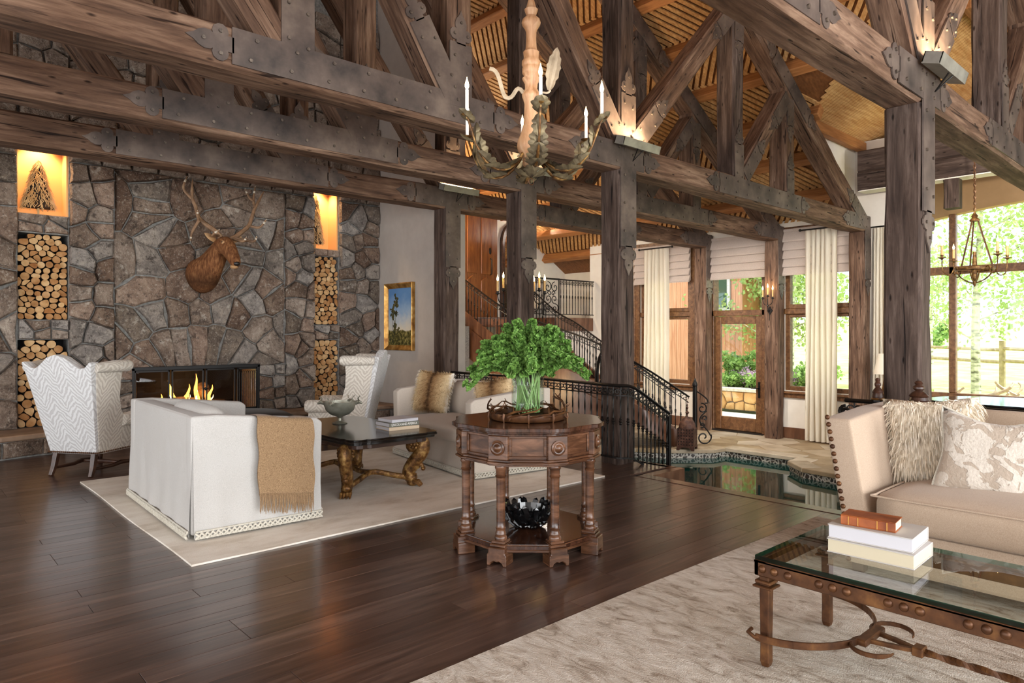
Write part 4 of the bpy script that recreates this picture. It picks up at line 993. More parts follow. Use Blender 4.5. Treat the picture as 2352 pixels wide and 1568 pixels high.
# ---- black and gilt coffee table
ct = thing('coffee_table', 'black lacquer coffee table with carved gilt scroll legs', 'coffee table', (3.11, 5.53, .012))
def serp(hx, hy, ins=0):
    # top outline: rectangle with stepped ogee corners and shallow bowed sides
    q = [(hx - .17, -hy), (hx - .15, -hy + .02), (hx - .10, -hy + .012), (hx - .05, -hy + .025), (hx - .02, -hy + .06), (hx - .012, -hy + .11), (hx - .02, -hy + .16), (hx, -hy + .18), (hx + .012, 0)]
    o = q + [(x, -y) for x, y in q[-2::-1]]; o = o + [(-x, y) for x, y in o[::-1]]
    c = 1 - ins; return [(x * c, y * c) for x, y in o]
g = G()
for z0, z1, i in ((.488, .50, .008), (.474, .488, 0), (.452, .474, .03)): g.prism(serp(.44, .77, i), z0, z1)
part('table_top', g, 'black_lacquer', ct, smooth=True, bevel=.003, angle=30)
part('apron', G().prism(serp(.40, .72, .05), .41, .452), 'chair_leg', ct, bevel=.004)
def scroll_leg():
    g = G(); pts = spline([(.10, 0, .36), (.055, 0, .335), (.06, 0, .39), (.115, 0, .415), (.155, 0, .37), (.14, 0, .29), (.07, 0, .20), (.03, 0, .13), (.035, 0, .085), (.075, 0, .06)], 6)
    n = len(pts); rad = [.036 + .020 * min(1, i / n * 2.2) * (1 - .55 * max(0, i / n - .5) * 2) for i in range(n)]
    g.tube(pts, rad, 10, flat=(1, 1.15)); g.ball((.095, 0, .37), (.05, .065, .05), 12, 8)
    for a in range(6): g.ball((.095 + .028 * cos(a * PI / 3), -.055, .37 + .028 * sin(a * PI / 3)), .017, 7, 5); g.ball((.095 + .028 * cos(a * PI / 3), .055, .37 + .028 * sin(a * PI / 3)), .017, 7, 5)
    g.ball((.075, 0, .075), (.03, .045, .03), 10, 7); g.ball((.16, 0, .155), (.02, .03, .02), 8, 6); g.tube([(.12, 0, .2), (.15, 0, .18), (.165, 0, .15)], [.025, .018, .012], 7)
    for k in range(7): g.tube([(.13 + .015 * sin(k), 0, .29 - .02 * k), (.165 - .012 * k, 0, .30 - .025 * k), (.15 - .012 * k, 0, .265 - .025 * k)], [.012, .014, .006], 6)
    return g
def paw():
    g = G().ball((0, 0, .03), (.052, .04, .034), 10, 7)
    for k in (-1.5, -.5, .5, 1.5): g.tube([(.01, k * .02, .042), (.05, k * .023, .036), (.075, k * .025, .012)], [.016, .016, .009], 7).ball((.078, k * .025, .009), .008, 6, 4)
    return g
for sx in (-1, 1):
    for sy in (-1, 1):
        # legs on the long diagonal: scroll with the volute towards the table end
        base = Matrix.Translation((sx * .345, sy * .505, 0)) @ Matrix.Rotation(math.atan2(sy, sx * .8), 4, 'Z') @ Matrix.Translation((-.10, 0, 0))
        lg = part('leg', scroll_leg(), 'gilt', ct, smooth=True, mx=base, angle=60); part('paw_foot', paw(), 'gilt', lg, smooth=True, mx=Matrix.Translation((.06, 0, 0)))
for sy in (-1, 1):
    part('stretcher', G().tube(spline([(-.33, sy * .46, .06), (-.18, sy * .40, .10), (0, sy * .33, .14), (.18, sy * .40, .10), (.33, sy * .46, .06)], 5), .024, 8), 'gilt', ct, smooth=True)
part('stretcher', G().tube(spline([(0, -.33, .14), (0, -.15, .12), (0, 0, .13), (0, .15, .12), (0, .33, .14)], 5), .022, 8), 'gilt', ct, smooth=True)
def book(name, label, loc, rz, L, W, H, cov, page, group, spine=None, title=None, tm='ink_white', ts=.02):
    t = thing(name, label, 'book', loc, rz, group); c = .0035
    part('cover', G().box(-L / 2, L / 2, -W / 2, W / 2, 0, c).box(-L / 2, L / 2, -W / 2, W / 2, H - c, H).box(-L / 2, L / 2, -W / 2, -W / 2 + c, c, H - c), cov, t, bevel=.0012)
    part('pages', G().box(-L / 2 + .004, L / 2 - .004, -W / 2 + c, W / 2 - .005, c, H - c), page, t)
    if title:
        cu = bpy.data.curves.new('title', 'FONT'); cu.body = title; cu.size = ts; cu.align_x = 'CENTER'; cu.align_y = 'CENTER'; cu.extrude = .0003; cu.materials.append(MATS[tm])
        tmp = bpy.data.objects.new('title', cu); me = bpy.data.meshes.new_from_object(tmp); bpy.data.objects.remove(tmp); o = ob('title', me); o.parent = t; o.location = (0, -W / 2 - .0006, H / 2); o.rotation_euler = (R(90), 0, 0)
        if cov == 'book_grey': o.scale = (.95, 1.25, 1)
    return t
gp = 'books on the black coffee table'; zt = .512
bk = [book('book', 'tan-spined book at the bottom of the stack on the black coffee table', (3.345, 5.16, zt), R(-3), .30, .24, .030, 'book_tan', 'white_board', gp),
      book('book', 'grey-spined book with white lettering in the middle of the stack on the black coffee table', (3.345, 5.165, zt + .0305), R(-2), .30, .24, .036, 'book_grey', 'white_board', gp, None, 'LINCOLN AND AMERICA', 'ink_white', .024),
      book('book', 'white book on top of the stack on the black coffee table', (3.355, 5.17, zt + .067), R(0), .27, .235, .026, 'white_board', 'white_board', gp, None, 'WHITE', 'ink_grey', .014)]
bw = thing('footed_bowl', 'pewter footed bowl with stag head handles on the black coffee table', 'bowl', (3.13, 5.80, zt))
prof = [(.066, 0), (.07, .006), (.05, .014), (.018, .028), (.015, .05), (.03, .066), (.085, .085), (.128, .125), (.145, .175), (.150, .205), (.143, .205), (.137, .172), (.12, .13), (.08, .095), (.0, .088)]
part('bowl', G().lathe(prof, 28, cap=False), 'pewter', bw, smooth=True, angle=50)
for a in (25, 145, 215, 325):
    h = G().tube([(.14, 0, .19), (.175, 0, .20), (.205, 0, .185)], [.02, .018, .008], 8)
    for s in (-1, 1): h.tube([(.17, s * .012, .21), (.165, s * .03, .235), (.18, s * .045, .255)], [.005, .004, .002], 5).tube([(.166, s * .03, .235), (.185, s * .032, .25)], [.004, .002], 5).tube([(.17, s * .014, .205), (.165, s * .035, .208)], [.006, .003], 5)
    part('stag_handle', h, 'pewter', bw, smooth=True, rz=R(a))

# ---- octagonal walnut table
oz = R(226.3); OC = (3.06, 3.20, 0)
ot8 = thing('octagonal_table', 'carved walnut octagonal centre table with turned columns and lower shelf', 'table', OC, oz)
octp = lambda r, a0=22.5: [(r * cos(R(a0 + 45 * k)), r * sin(R(a0 + 45 * k))) for k in range(8)]
def breakfront(r, e):
    # octagon whose corners step out as little blocks
    o = []
    for k in range(8):
        a = R(22.5 + 45 * k); c = V((cos(a), sin(a))); t = V((-c.y, c.x))
        for s, q in ((-.085, .0), (-.065, e), (.065, e), (.085, .0)):
            base = c * (r * cos(R(22.5)) / cos(R(22.5)))
            p = c * (r + q - abs(s) * .36) + t * s; o.append(p[:])
    return o
g = G()
for z0, z1, r, e in ((.775, .80, .495, .018), (.765, .775, .480, .016), (.752, .765, .468, .014)): g.prism(breakfront(r, e), z0, z1)
part('table_top', g, 'walnut_top', ot8, smooth=True, bevel=.003, angle=30)
g = G().prism(octp(.445), .605, .755)
part('apron', g, 'walnut_table', ot8)
part('apron_moulding', G().prism(breakfront(.462, .016), .598, .612).prism(breakfront(.472, .018), .585, .598).prism(breakfront(.455, .012), .572, .585), 'walnut_table', ot8, bevel=.003)
side = 2 * .445 * sin(R(22.5)); ap = .445 * cos(R(22.5))
for k in range(8):
    a = R(45 * k); m = Matrix.Rotation(a, 4, 'Z')
    g = G().box(ap, ap + .010, -side / 2 + .06, side / 2 - .06, .615, .632).box(ap, ap + .010, -side / 2 + .06, side / 2 - .06, .735, .752).box(ap, ap + .010, -side / 2 + .06, -side / 2 + .078, .632, .735).box(ap, ap + .010, side / 2 - .078, side / 2 - .06, .632, .735)
    dr = part('drawer_panel', g, 'walnut_table', ot8, mx=m, bevel=.003)
    a2 = R(22.5 + 45 * k); m2 = Matrix.Rotation(a2, 4, 'Z')
    b = part('corner_block', G().box(.40, .462, -.062, .062, .612, .752), 'walnut_table', ot8, mx=m2, bevel=.004)
    part('rosette', G().lathe([(.043, 0), (.045, .006), (.036, .010), (.030, .006), (.022, .008), (.018, .014), (.009, .018), (.004, .02)], 20, (0, 0, 0), 0, Matrix.Translation((.462, 0, .682)) @ Matrix.Rotation(R(90), 4, 'Y')), 'walnut_table', b, smooth=True, angle=50)
    prof = [(.034, .572), (.036, .56), (.030, .548), (.030, .528), (.028, .52), (.034, .512), (.028, .504), (.0275, .50), (.0265, .40), (.0262, .25), (.0262, .215), (.031, .208), (.0265, .200), (.028, .188), (.0325, .180), (.033, .172), (.029, .167), (.036, .160), (.038, .150), (.037, .140)]
    part('column', G().lathe(prof[::-1], 18, (.415 * cos(a2), .415 * sin(a2), 0)), 'walnut_table', ot8, smooth=True, angle=40)
    ft = G().prism([(-.062, 0), (-.042, 0), (-.035, .016), (-.018, .026), (0, .021), (.018, .026), (.035, .016), (.042, 0), (.062, 0), (.062, .062), (.052, .072), (.052, .105), (-.052, .105), (-.052, .072), (-.062, .062)], .375, .482, lambda q, b_, d: (d, q, b_))
    ft.box(.367, .468, -.050, .050, .105, .122).box(.373, .458, -.043, .043, .122, .140)
    part('bracket_foot', ft, 'walnut_table', ot8, mx=m2, bevel=.004)
part('shelf', G().prism(octp(.458), .082, .120), 'walnut_top', ot8, bevel=.006, seg=2)
part('shelf_moulding', G().prism(octp(.468), .074, .090).prism(octp(.464), .110, .116), 'walnut_table', ot8, bevel=.003)
# tray, vase, flowers
tr = thing('twig_tray', 'round bronze tray rimmed with cast twigs on the octagonal table', 'tray', (OC[0], OC[1], .80))
part('plate', G().lathe([(.0, .012), (.20, .012), (.225, .016), (.235, .045), (.245, .047), (.246, .02), (.235, .004), (.0, .002)], 40, cap=False), 'iron_bronze', tr, smooth=True, angle=50)
rg = random.Random(8)
for k in range(16):
    a = k * PI / 8 + rg.uniform(-.1, .1); pts = [(.245 * cos(a), .245 * sin(a), .03)]
    g = G(); p = V((.24 * cos(a), .24 * sin(a), .035)); d = V((-sin(a), cos(a), .0)) * .045; pts = [p]
    if k % 4 == 1: pts = [p + V((.02 * cos(a), .02 * sin(a), -.02)), p]
    for i in range(5):
        p = p + d + V((rg.uniform(-.015, .015), rg.uniform(-.015, .015), rg.uniform(-.004, .022) + (.012 if k in (5, 6, 13, 14) else 0))); pts.append(p.copy())
        d = Matrix.Rotation(.19, 3, 'Z') @ d
        if i in (1, 3): g.tube([p, p + V((rg.uniform(-.03, .03), rg.uniform(-.03, .03), rg.uniform(.015, .04)))], [.004, .002], 5)
    g.tube(pts, [.0075] * 3 + [.0055] * (len(pts) - 4) + [.0025], 6); part('twig', g, 'iron_bronze', tr, smooth=True)
for k in range(10):
    a = k * PI / 5 + .2; p = V((.245 * cos(a), .245 * sin(a), .045)); o = V((cos(a), sin(a), 0))
    part('claw_foot', G().tube([p - o * .02, p + o * .014 + V((0, 0, .006)), p + o * .018 + V((0, 0, -.02)), p + o * .012 + V((0, 0, -.045))], [.006, .008, .007, .004], 6), 'iron_bronze', tr, smooth=True)
VZ = .815
vs_ = thing('glass_vase', 'clear hand-blown glass vase holding the green flower stems', 'vase', (OC[0], OC[1], VZ))
part('glass', G().lathe([(.0, .0), (.098, .0), (.105, .006), (.105, .10), (.104, .20), (.106, .255), (.120, .278), (.121, .281), (.114, .278), (.101, .255), (.099, .20), (.0995, .10), (.098, .022), (.0, .014)], 40, cap=False), 'vase_glass', vs_, smooth=True, angle=60)
part('water', G().lathe([(.0, .018), (.096, .024), (.098, .088), (.0, .088)], 32, cap=False), 'vase_glass', vs_, smooth=True, angle=60)
def bell(rg):
    # one cupped bell: open ruffled cone
    n = 7; g = G(); r = rg.uniform(.011, .018)
    vs = [(.3 * r * cos(2 * PI * i / n), .3 * r * sin(2 * PI * i / n), 0) for i in range(n)] + [(r * (1 + .12 * (i % 2)) * cos(2 * PI * i / n), r * (1 + .12 * (i % 2)) * sin(2 * PI * i / n), r * (.9 + .25 * (i % 2))) for i in range(n)]
    g.raw(vs, [(i, (i + 1) % n, n + (i + 1) % n, n + i) for i in range(n)]); return g
rg = random.Random(21); BELLS = [bell(rg) for _ in range(5)]
NS = 44
for k in range(NS):
    a = 2.399 * k + rg.uniform(-.2, .2); tt = (k + .5) / NS; rr = .40 * math.sqrt(tt)
    h = .60 - .22 * tt + rg.uniform(-.06, .03); ba = a + rg.uniform(-2.3, 2.3)
    p0 = V((.075 * cos(ba), .075 * sin(ba), .03)); p1 = V((.075 * cos(a), .075 * sin(a), .25)); p2 = V((.62 * rr * cos(a), .62 * rr * sin(a), .25 + (h - .25) * .72)); p3 = V((rr * 1.03 * cos(a), rr * 1.03 * sin(a), h - .14 * tt * rg.uniform(.3, 1.2)))
    pts = spline([p0, p1, p2, p3], 8); st_ = thing('flower_stem', 'green bells-of-ireland flower stem in the glass vase', 'flower', (OC[0], OC[1], VZ), 0, 'bells-of-ireland stems in the vase')
    part('stem', G().tube(pts, [.0042] * 12 + [.003] * (len(pts) - 12), 6), 'stem_green', st_, smooth=True)
    g = G(); n = len(pts)
    for j in range(95):
        u = .41 + .59 * (j + rg.random()) / 95; f = u * (n - 1); i = min(int(f), n - 2); p = pts[i].lerp(pts[i + 1], f - i); t = (pts[i + 1] - pts[i]).normalized()
        q = V((rg.uniform(-1, 1), rg.uniform(-1, 1), rg.uniform(-1, 1))); q = (q - t * q.dot(t)).normalized(); sc = 1.35 - .5 * (u - .5)
        d = (q + t * .35).normalized(); m = Matrix.Translation(p + q * .013) @ d.to_track_quat('Z', 'Y').to_matrix().to_4x4() @ Matrix.Scale(sc, 4)
        g.add(rg.choice(BELLS), m)
    part('flower_spike', g, 'leaf_bell', st_, smooth=True, kind='stuff')
# black crystal bowl on the shelf
ob_ = thing('crystal_bowl', 'black crystal shard bowl on the lower shelf of the octagonal table', 'bowl', (OC[0] - .03, OC[1] - .03, .1205))
part('bowl', G().lathe([(.05, 0), (.09, .02), (.118, .06), (.128, .12), (.120, .125), (.105, .07), (.07, .03), (.0, .02)], 20, cap=False), 'obsidian', ob_)
rg = random.Random(4)
for row, (r, z, n, L, tilt) in enumerate(((.075, .012, 13, .05, 62), (.098, .026, 16, .06, 45), (.115, .048, 18, .075, 26), (.124, .075, 18, .085, 9))):
    for k in range(n):
        a = 2 * PI * (k + .5 * row) / n + rg.uniform(-.05, .05); L_ = L * rg.uniform(.85, 1.2)
        m = Matrix.Translation((r * cos(a), r * sin(a), z)) @ Matrix.Rotation(a, 4, 'Z') @ Matrix.Rotation(R(tilt + rg.uniform(-8, 8)), 4, 'Y') @ Matrix.Rotation(R(rg.uniform(-15, 25)), 4, 'X')
        part('shard', G().prism([(-.006, -.017), (.008, -.014), (.011, .015), (-.004, .018)], 0, L_ * .82).raw([(-.006, -.017, L_ * .82), (.008, -.014, L_ * .82), (.011, .015, L_ * .82), (-.004, .018, L_ * .82), (.003, 0, L_)], [(0, 1, 4), (1, 2, 4), (2, 3, 4), (3, 0, 4)]), 'obsidian', ob_, mx=m)

# ---- tan sofa with nailheads (right)
s3 = thing('nailhead_sofa', 'tan linen sofa with flared nailhead arm at the right edge', 'sofa', (4.0, 1.60, .016), 0)
# local: front towards -x, length towards -y; arm flares outward (+y) with height
def arm_f(a, b, d): return (a, d + .13 * max(b - .2, 0) / .65, b)
ap_ = [(0, .28), (.95, .28), (1.02, .88), (.55, .875), (.03, .845)]
part('arm', G().prism(ap_, -.15, .0, arm_f), 'linen_tan', s3, smooth=True, bevel=.02, seg=3, angle=50)
part('base', G().box(.0, .98, -2.9, .0, .05, .275), 'linen_tan', s3, bevel=.02, seg=2)
part('back', G().prism([(.80, .05), (.96, .05), (1.06, .86), (.92, .875)], -2.9, -.02, lambda a, b, d: (a, d, b)), 'linen_tan', s3, smooth=True, bevel=.03, seg=3)
part('seat_cushion', softbox(-.04, .84, -1.55, -.16, .27, .475, .06, .035, 10), 'linen_tan', s3, smooth=True, angle=80)
part('seat_cushion', softbox(-.04, .84, -2.85, -1.56, .27, .475, .06, .035, 8), 'linen_tan', s3, smooth=True, angle=80)
part('piping', G().tube(spline([(.5, -.158, .455), (.03, -.165, .455), (-.035, -.21, .452), (-.045, -.8, .456), (-.035, -1.5, .452), (.02, -1.55, .455)], 8), .006, 6), 'linen_tan', s3, smooth=True)
nhm = G().lathe([(.0145, 0), (.0135, .004), (.009, .008), (.002, .0095)], 12).mesh('nailhead', 'iron_bronze', True)
for i in range(20):
    z = .07 + i * .041; y = .13 * max(z - .2, 0) / .65 - .022; x = -.002 + (.03 * max(z - .28, 0) / .56 if z > .28 else 0)
    if .25 < z < .29: continue
    ob('nailhead', nhm, s3, mx=Matrix.Translation((x, y, z)) @ Matrix.Rotation(R(-90), 4, 'Y'))
for y in (-.06, -2.8):
    for x in (.06, .9): part('foot', G().box(x - .03, x + .03, y - .03, y + .03, -.002, .055), 'chair_leg', s3)
fur_pillow('fur_pillow', 'large cream long-haired fur pillow in the corner of the tan sofa', (4.62, 1.34, .705), (R(-13), R(-4), R(-76)), .50, .52, 'fur_cream', .085, 9000, .0030, 1.1, 14)
dm = thing('damask_pillow', 'grey damask velvet pillow with corded edge on the tan sofa', 'pillow', (4.42, 1.00, .685)); dm.rotation_euler = (R(-16), R(5), R(-80))
p = pillow_geo(.50, .48, .17, 16, .06, 31, .045); part('cover', p, 'damask', dm, smooth=True, angle=90)
ed = []
for i in range(64):
    k = i / 16; u, v = ((-1 + 2 * (k % 1), -1), (1, -1 + 2 * (k % 1)), (1 - 2 * (k % 1), 1), (-1, 1 - 2 * (k % 1)))[int(k) % 4]
    e = 1 - .06 * (1 - u * u * v * v) * (abs(u) ** 6 * (1 - v * v) + abs(v) ** 6 * (1 - u * u)) * 2; ed.append((u * .25 * e, 0, v * .24 * e - .045 * (1 - u * u) * max(v, 0) ** 3))
part('cord', G().tube(ed, .007, 6, closed=True), 'trim_cord', dm, smooth=True)

# ---- iron and glass coffee table (near right)
gt = thing('glass_coffee_table', 'hammered bronze iron coffee table with thick glass top', 'coffee table', (2.58, 1.385, .016))
LX, LY = .64, -1.62; ZT = .44
def rail(x0, x1, y0, y1, nm): part(nm, G().box(x0, x1, y0, y1, ZT - .075, ZT - .012), 'iron_bronze', gt, bevel=.004)
rail(0, .022, LY, 0, 'long_rail'); rail(LX - .022, LX, LY, 0, 'long_rail'); rail(0, LX, -.022, 0, 'short_rail'); rail(0, LX, LY, LY + .022, 'short_rail')
part('lip', G().box(0, .05, LY, 0, ZT - .022, ZT - .014).box(LX - .05, LX, LY, 0, ZT - .022, ZT - .014).box(0, LX, -.05, 0, ZT - .022, ZT - .014), 'iron_bronze', gt)
gl = part('glass_top', G().box(.004, LX - .004, LY + .004, -.004, ZT - .013, ZT + .006), 'table_glass', gt)
part('glass_edge', G().box(.0025, .0038, LY + .004, -.004, ZT - .012, ZT + .005).box(.004, LX - .004, -.0038, -.0025, ZT - .012, ZT + .005).box(LX - .0038, LX - .0025, LY, -.004, ZT - .012, ZT + .005), 'glass_edge', gl)
for x in (.035, LX - .035):
    for y in (-.035, LY + .035):
        g = G().tube([(x, y, ZT - .075), (x, y, .11), (x, y, .02), (x, y, -.001)], [.030, .026, .027, .020], 4)
        lg = part('leg', g, 'iron_bronze', gt, bevel=.004)
        part('collar', G().box(x - .033, x + .033, y - .033, y + .033, ZT - .105, ZT - .092).box(x - .040, x + .040, y - .040, y + .040, ZT - .122, ZT - .112), 'iron_bronze', lg, bevel=.003)
rvm = G().lathe([(.016, 0), (.015, .005), (.010, .010), (.002, .012)], 12).mesh('rivet', 'iron_bronze', True)
for y in (-.035, -.085, -.14, -.26, -.31, -.36, -.50, -.55, -.60, -.74, -.79, -.84, -.98, -1.03, -1.08, -1.3, -1.4):
    ob('rivet', rvm, gt, mx=Matrix.Translation((0, y, ZT - .044)) @ Matrix.Rotation(R(-90), 4, 'Y'))
    ob('rivet', rvm, gt, mx=Matrix.Translation((LX, y, ZT - .044)) @ Matrix.Rotation(R(90), 4, 'Y'))
ZS = .13; cx = LX / 2
for ye, sg in ((0, 1), (LY, -1)):
    arc = [(cx + .345 * cos(PI - PI * i / 20), ye - sg * (.02 + .30 * sin(PI * i / 20)), ZS + (.0)) for i in range(21)]
    part('arc_stretcher', G().tube(arc, .020, 4, flat=(.35, 1.0)), 'iron_bronze', gt, bevel=.002)
    for sx in (-1, 1):
        hk = [(cx + sx * .33, ye - sg * .05, ZS), (cx + sx * .352, ye - sg * .02, ZS), (cx + sx * .345, ye + sg * .012, ZS + .01), (cx + sx * .315, ye + sg * .012, ZS + .015)]
        part('hook', G().tube(hk, .008, 6), 'iron_bronze', gt, smooth=True)
        cs_ = [(cx + sx * (.10 + .085 * cos(t)), ye - sg * (.40 + .075 * sin(t) - .03), ZS + .002) for t in [R(a) for a in range(-150, 95, 14)]]
        part('c_scroll', G().tube(cs_, [.012] * (len(cs_) - 3) + [.010, .008, .006], 4, flat=(.6, 1.0)), 'iron_bronze', gt, bevel=.002)
    part('knot', G().box(cx - .10, cx + .10, ye - sg * .325 - .022, ye - sg * .325 + .022, ZS - .012, ZS + .014), 'iron_bronze', gt, bevel=.005)
    part('clasp', G().box(cx - .028, cx + .028, ye - sg * .50 - .02, ye - sg * .50 + .02, ZS - .016, ZS + .018), 'iron_bronze', gt, bevel=.004)
    part('fork', G().tube(spline([(cx - .05, ye - sg * .33, ZS), (cx - .03, ye - sg * .42, ZS), (cx, ye - sg * .50, ZS)], 5), .011, 4).tube(spline([(cx + .05, ye - sg * .33, ZS), (cx + .03, ye - sg * .42, ZS), (cx, ye - sg * .50, ZS)], 5), .011, 4), 'iron_bronze', gt)
part('twisted_bar', G().tube([(cx, -.50 - i * .0155, ZS) for i in range(41)], .014, 4, twist=.28), 'iron_bronze', gt)
gp = 'books on the glass table'; zz = .462
def book2(label, loc, rz, L, W, H, cov, page): return book('book', label, loc, rz, L, W, H, cov, page, gp)
book2('thick cream-paged book at the bottom of the stack on the glass table', (2.965, 1.05, zz), R(90 + 2), .32, .245, .055, 'book_white', 'paper_cream')
book2('thick white book in the middle of the stack on the glass table', (2.975, 1.06, zz + .0555), R(90 + 4), .31, .235, .055, 'book_white', 'white_board')
lb = book2('small brown antique leather book on top of the stack', (2.95, 1.075, zz + .111), R(-90 + 7), .20, .12, .040, 'leather_book', 'paper_cream')
for x in (-.07, -.035, .035, .07): part('spine_band', G().box(x - .002, x + .002, -.0625, -.06, .004, .036), 'gold_tool', lb)
# ================================================================== FIREPLACE CONTENTS
rng = random.Random(77)
def log_pile(rect, cell, label, group, arch=.08):
    x0, x1, z0, z1 = rect; seeds = []; r = 0; z = z0 + cell * .5
    while z < z1:
        x = x0 + cell * (.35 + .45 * (r % 2)) * rng.uniform(.8, 1.2)
        while x < x1:
            seeds.append((x + rng.uniform(-.3, .3) * cell, z + rng.uniform(-.3, .3) * cell)); x += cell * rng.uniform(.85, 1.35)
        z += cell * .86; r += 1
    for poly in voronoi(seeds, rect):
        c = cent(poly); p = inset(poly, .003)
        if len(p) < 3 or area(p) < .0009: continue
        if c[1] > z1 - .14 and abs(c[0] - (x0 + x1) / 2) > (x1 - x0) * (.5 - (c[1] - (z1 - .14)) / .14 * .22): continue
        if rng.random() < .45:      # round billet
            rr = min(math.sqrt(area(p) / PI) * .97, cell * .62); a0 = rng.uniform(0, 1); q = [(rr * cos(2 * PI * i / 14), rr * sin(2 * PI * i / 14) * rng.uniform(.95, 1.03)) for i in range(14)]
        else: q = [(a - c[0], b - c[1]) for a, b in rounded(p, .22, 2)]
        g = G(); n = len(q); d0 = rng.uniform(-.02, .03); y = YW + .03 + d0
        q2 = [(a * .95, b * .95) for a, b in q]; tl = rng.uniform(-.15, .15)
        vs = [(a, y + .29, b) for a, b in q] + [(a, y + .012 + a * tl, b) for a, b in q] + [(a, y + a * tl, b) for a, b in q2]
        g.raw(vs, [(i, (i + 1) % n, n + (i + 1) % n, n + i) for i in range(n)], 1); g.raw(vs[n:], [(i, (i + 1) % n, n + (i + 1) % n, n + i) for i in range(n)] + [tuple(range(n, 2 * n))], 0)
        o = part('firewood_log', g, ['log_end', 'bark'], None, loc=(c[0], 0, c[1])); tag(o, label, 'log', group)
log_pile((1.14, 1.635, 1.512, 2.515), .078, 'split firewood log stacked in the upper log niche left of the fireplace', 'logs in the upper left niche')
log_pile((1.14, 1.635, .252, 1.272), .092, 'split firewood log stacked in the lower left niche behind the wing chair', 'logs in the lower left niche')
log_pile((4.793, 5.207, 1.482, 2.515), .077, 'split firewood log stacked in the upper log niche right of the elk head', 'logs in the upper right niche')
log_pile((4.793, 5.207, .252, 1.247), .080, 'split firewood log stacked in the lower right niche behind the wing chair', 'logs in the lower right niche')
# stylised twig trees in the lit alcoves
def twig_tree(label, x, z0, h, w):
    t = thing('twig_tree', label, 'ornament', (x, YW + .16, z0), 0, 'twig trees in the alcoves'); rg = random.Random(5)
    part('trunk', G().tube([(0, 0, 0), (0, 0, h * .3)], .012, 6), 'twig', t, smooth=True); part('foot', G().box(-.05, .05, -.04, .04, 0, .012), 'twig', t)
    g = G(); part('core', G().lathe([(w * .40, .09), (w * .34, h * .25), (w * .2, h * .6), (.01, h * .97)], 12, (0, 0, 0), 0, Matrix.Diagonal(V((1, .45, 1)))), 'bark', t, smooth=True)
    for i in range(620):
        u = rg.random() ** 1.35; z = .09 + (h - .1) * u; r = w * .5 * (1 - u) ** .85; a = rg.uniform(0, 2 * PI); o = V((cos(a), sin(a) * .5, 0)); p = V((0, 0, z + .05)) + o * r * .72
        g.tube([p, p + o * .018 + V((rg.uniform(-.02, .02), 0, -.03)), p + o * .034 + V((rg.uniform(-.03, .03), 0, -.075))], [.004, .0042, .0035], 4)
    part('twigs', g, 'twig', t, smooth=True, kind='stuff')
twig_tree('cone-shaped twig tree in the lit alcove at the far left', 1.36, 2.75, .62, .40)
twig_tree('cone-shaped twig tree in the lit alcove right of the elk', 4.90, 2.64, .80, .30)
# fire screen
fs = thing('fire_screen', 'black iron fire screen with glass doors across the hearth opening', 'fire screen', (0, YW - .03, 0))
fx = [2.33, 2.77, 3.20, 3.62, 3.93]; z0, z1 = .26, .905
part('frame', G().box(2.31, 3.95, -.03, .03, z1 - .035, z1 + .012).box(2.31, 3.95, -.03, .03, z0 - .01, z0 + .03).box(2.31, 2.345, -.03, .03, z0, z1).box(3.915, 3.95, -.03, .03, z0, z1), 'iron_dark', fs, bevel=.004)
for a, b in zip(fx[:-1], fx[1:]):
    d = part('door', G().box(a + .012, a + .032, -.022, .0, z0 + .03, z1 - .035).box(b - .032, b - .012, -.022, .0, z0 + .03, z1 - .035).box(a + .012, b - .012, -.022, 0, z1 - .06, z1 - .035).box(a + .012, b - .012, -.022, 0, z0 + .03, z0 + .055), 'iron_black', fs, bevel=.003)
    part('pane', G().box(a + .03, b - .03, -.012, -.008, z0 + .05, z1 - .055), 'fire_glass', d)
part('latch', G().ball((3.20, -.035, .60), .022, 8, 6).tube([(3.16, -.035, .60), (3.24, -.035, .60)], .007, 6), 'iron_black', fs, smooth=True)
gg = G()
for i in range(9): gg.tube([(3.66 + i * .029, -.035, z0 + .06), (3.66 + i * .029, -.035, z1 - .12), (3.665 + i * .029, -.04, z1 - .09), (3.65 + i * .029, -.04, z1 - .08)], .006, 5)
part('tool_bars', gg, 'iron_black', fs, smooth=True, kind='stuff')
fl_ = thing('fire_logs', 'burning split logs on a grate inside the fireplace', 'fire', (3.08, YW + .28, .13))
for i, (x, y, z, rz, r, L) in enumerate(((-.15, .05, .13, 8, .075, .55), (.22, -.10, .13, -6, .085, .62), (.02, .03, .27, 25, .07, .5), (.3, .12, .24, -20, .065, .45), (-.35, -.05, .22, 50, .05, .4))):
    part('log', G().tube([(-L / 2, 0, 0), (-L * .2, .01, .01), (L * .2, -.01, 0), (L / 2, 0, .01)], [r * .9, r, r * .95, r * .85], 9), 'bark', fl_, smooth=True, mx=Matrix.Translation((x, y, z)) @ Matrix.Rotation(R(rz), 4, 'Z') @ Matrix.Rotation(R(6), 4, 'Y'))
part('rock', G().ball((.24, .12, .42), (.10, .07, .12), 8, 6), 'stone_b', fl_)
part('grate', G().tube([(-.6, .0, .05), (.6, .0, .05)], .012, 6).tube([(-.6, .12, .05), (.6, .12, .05)], .012, 6).tube([(-.6, -.12, .05), (.6, -.12, .05)], .012, 6), 'iron_dark', fl_, kind='stuff')
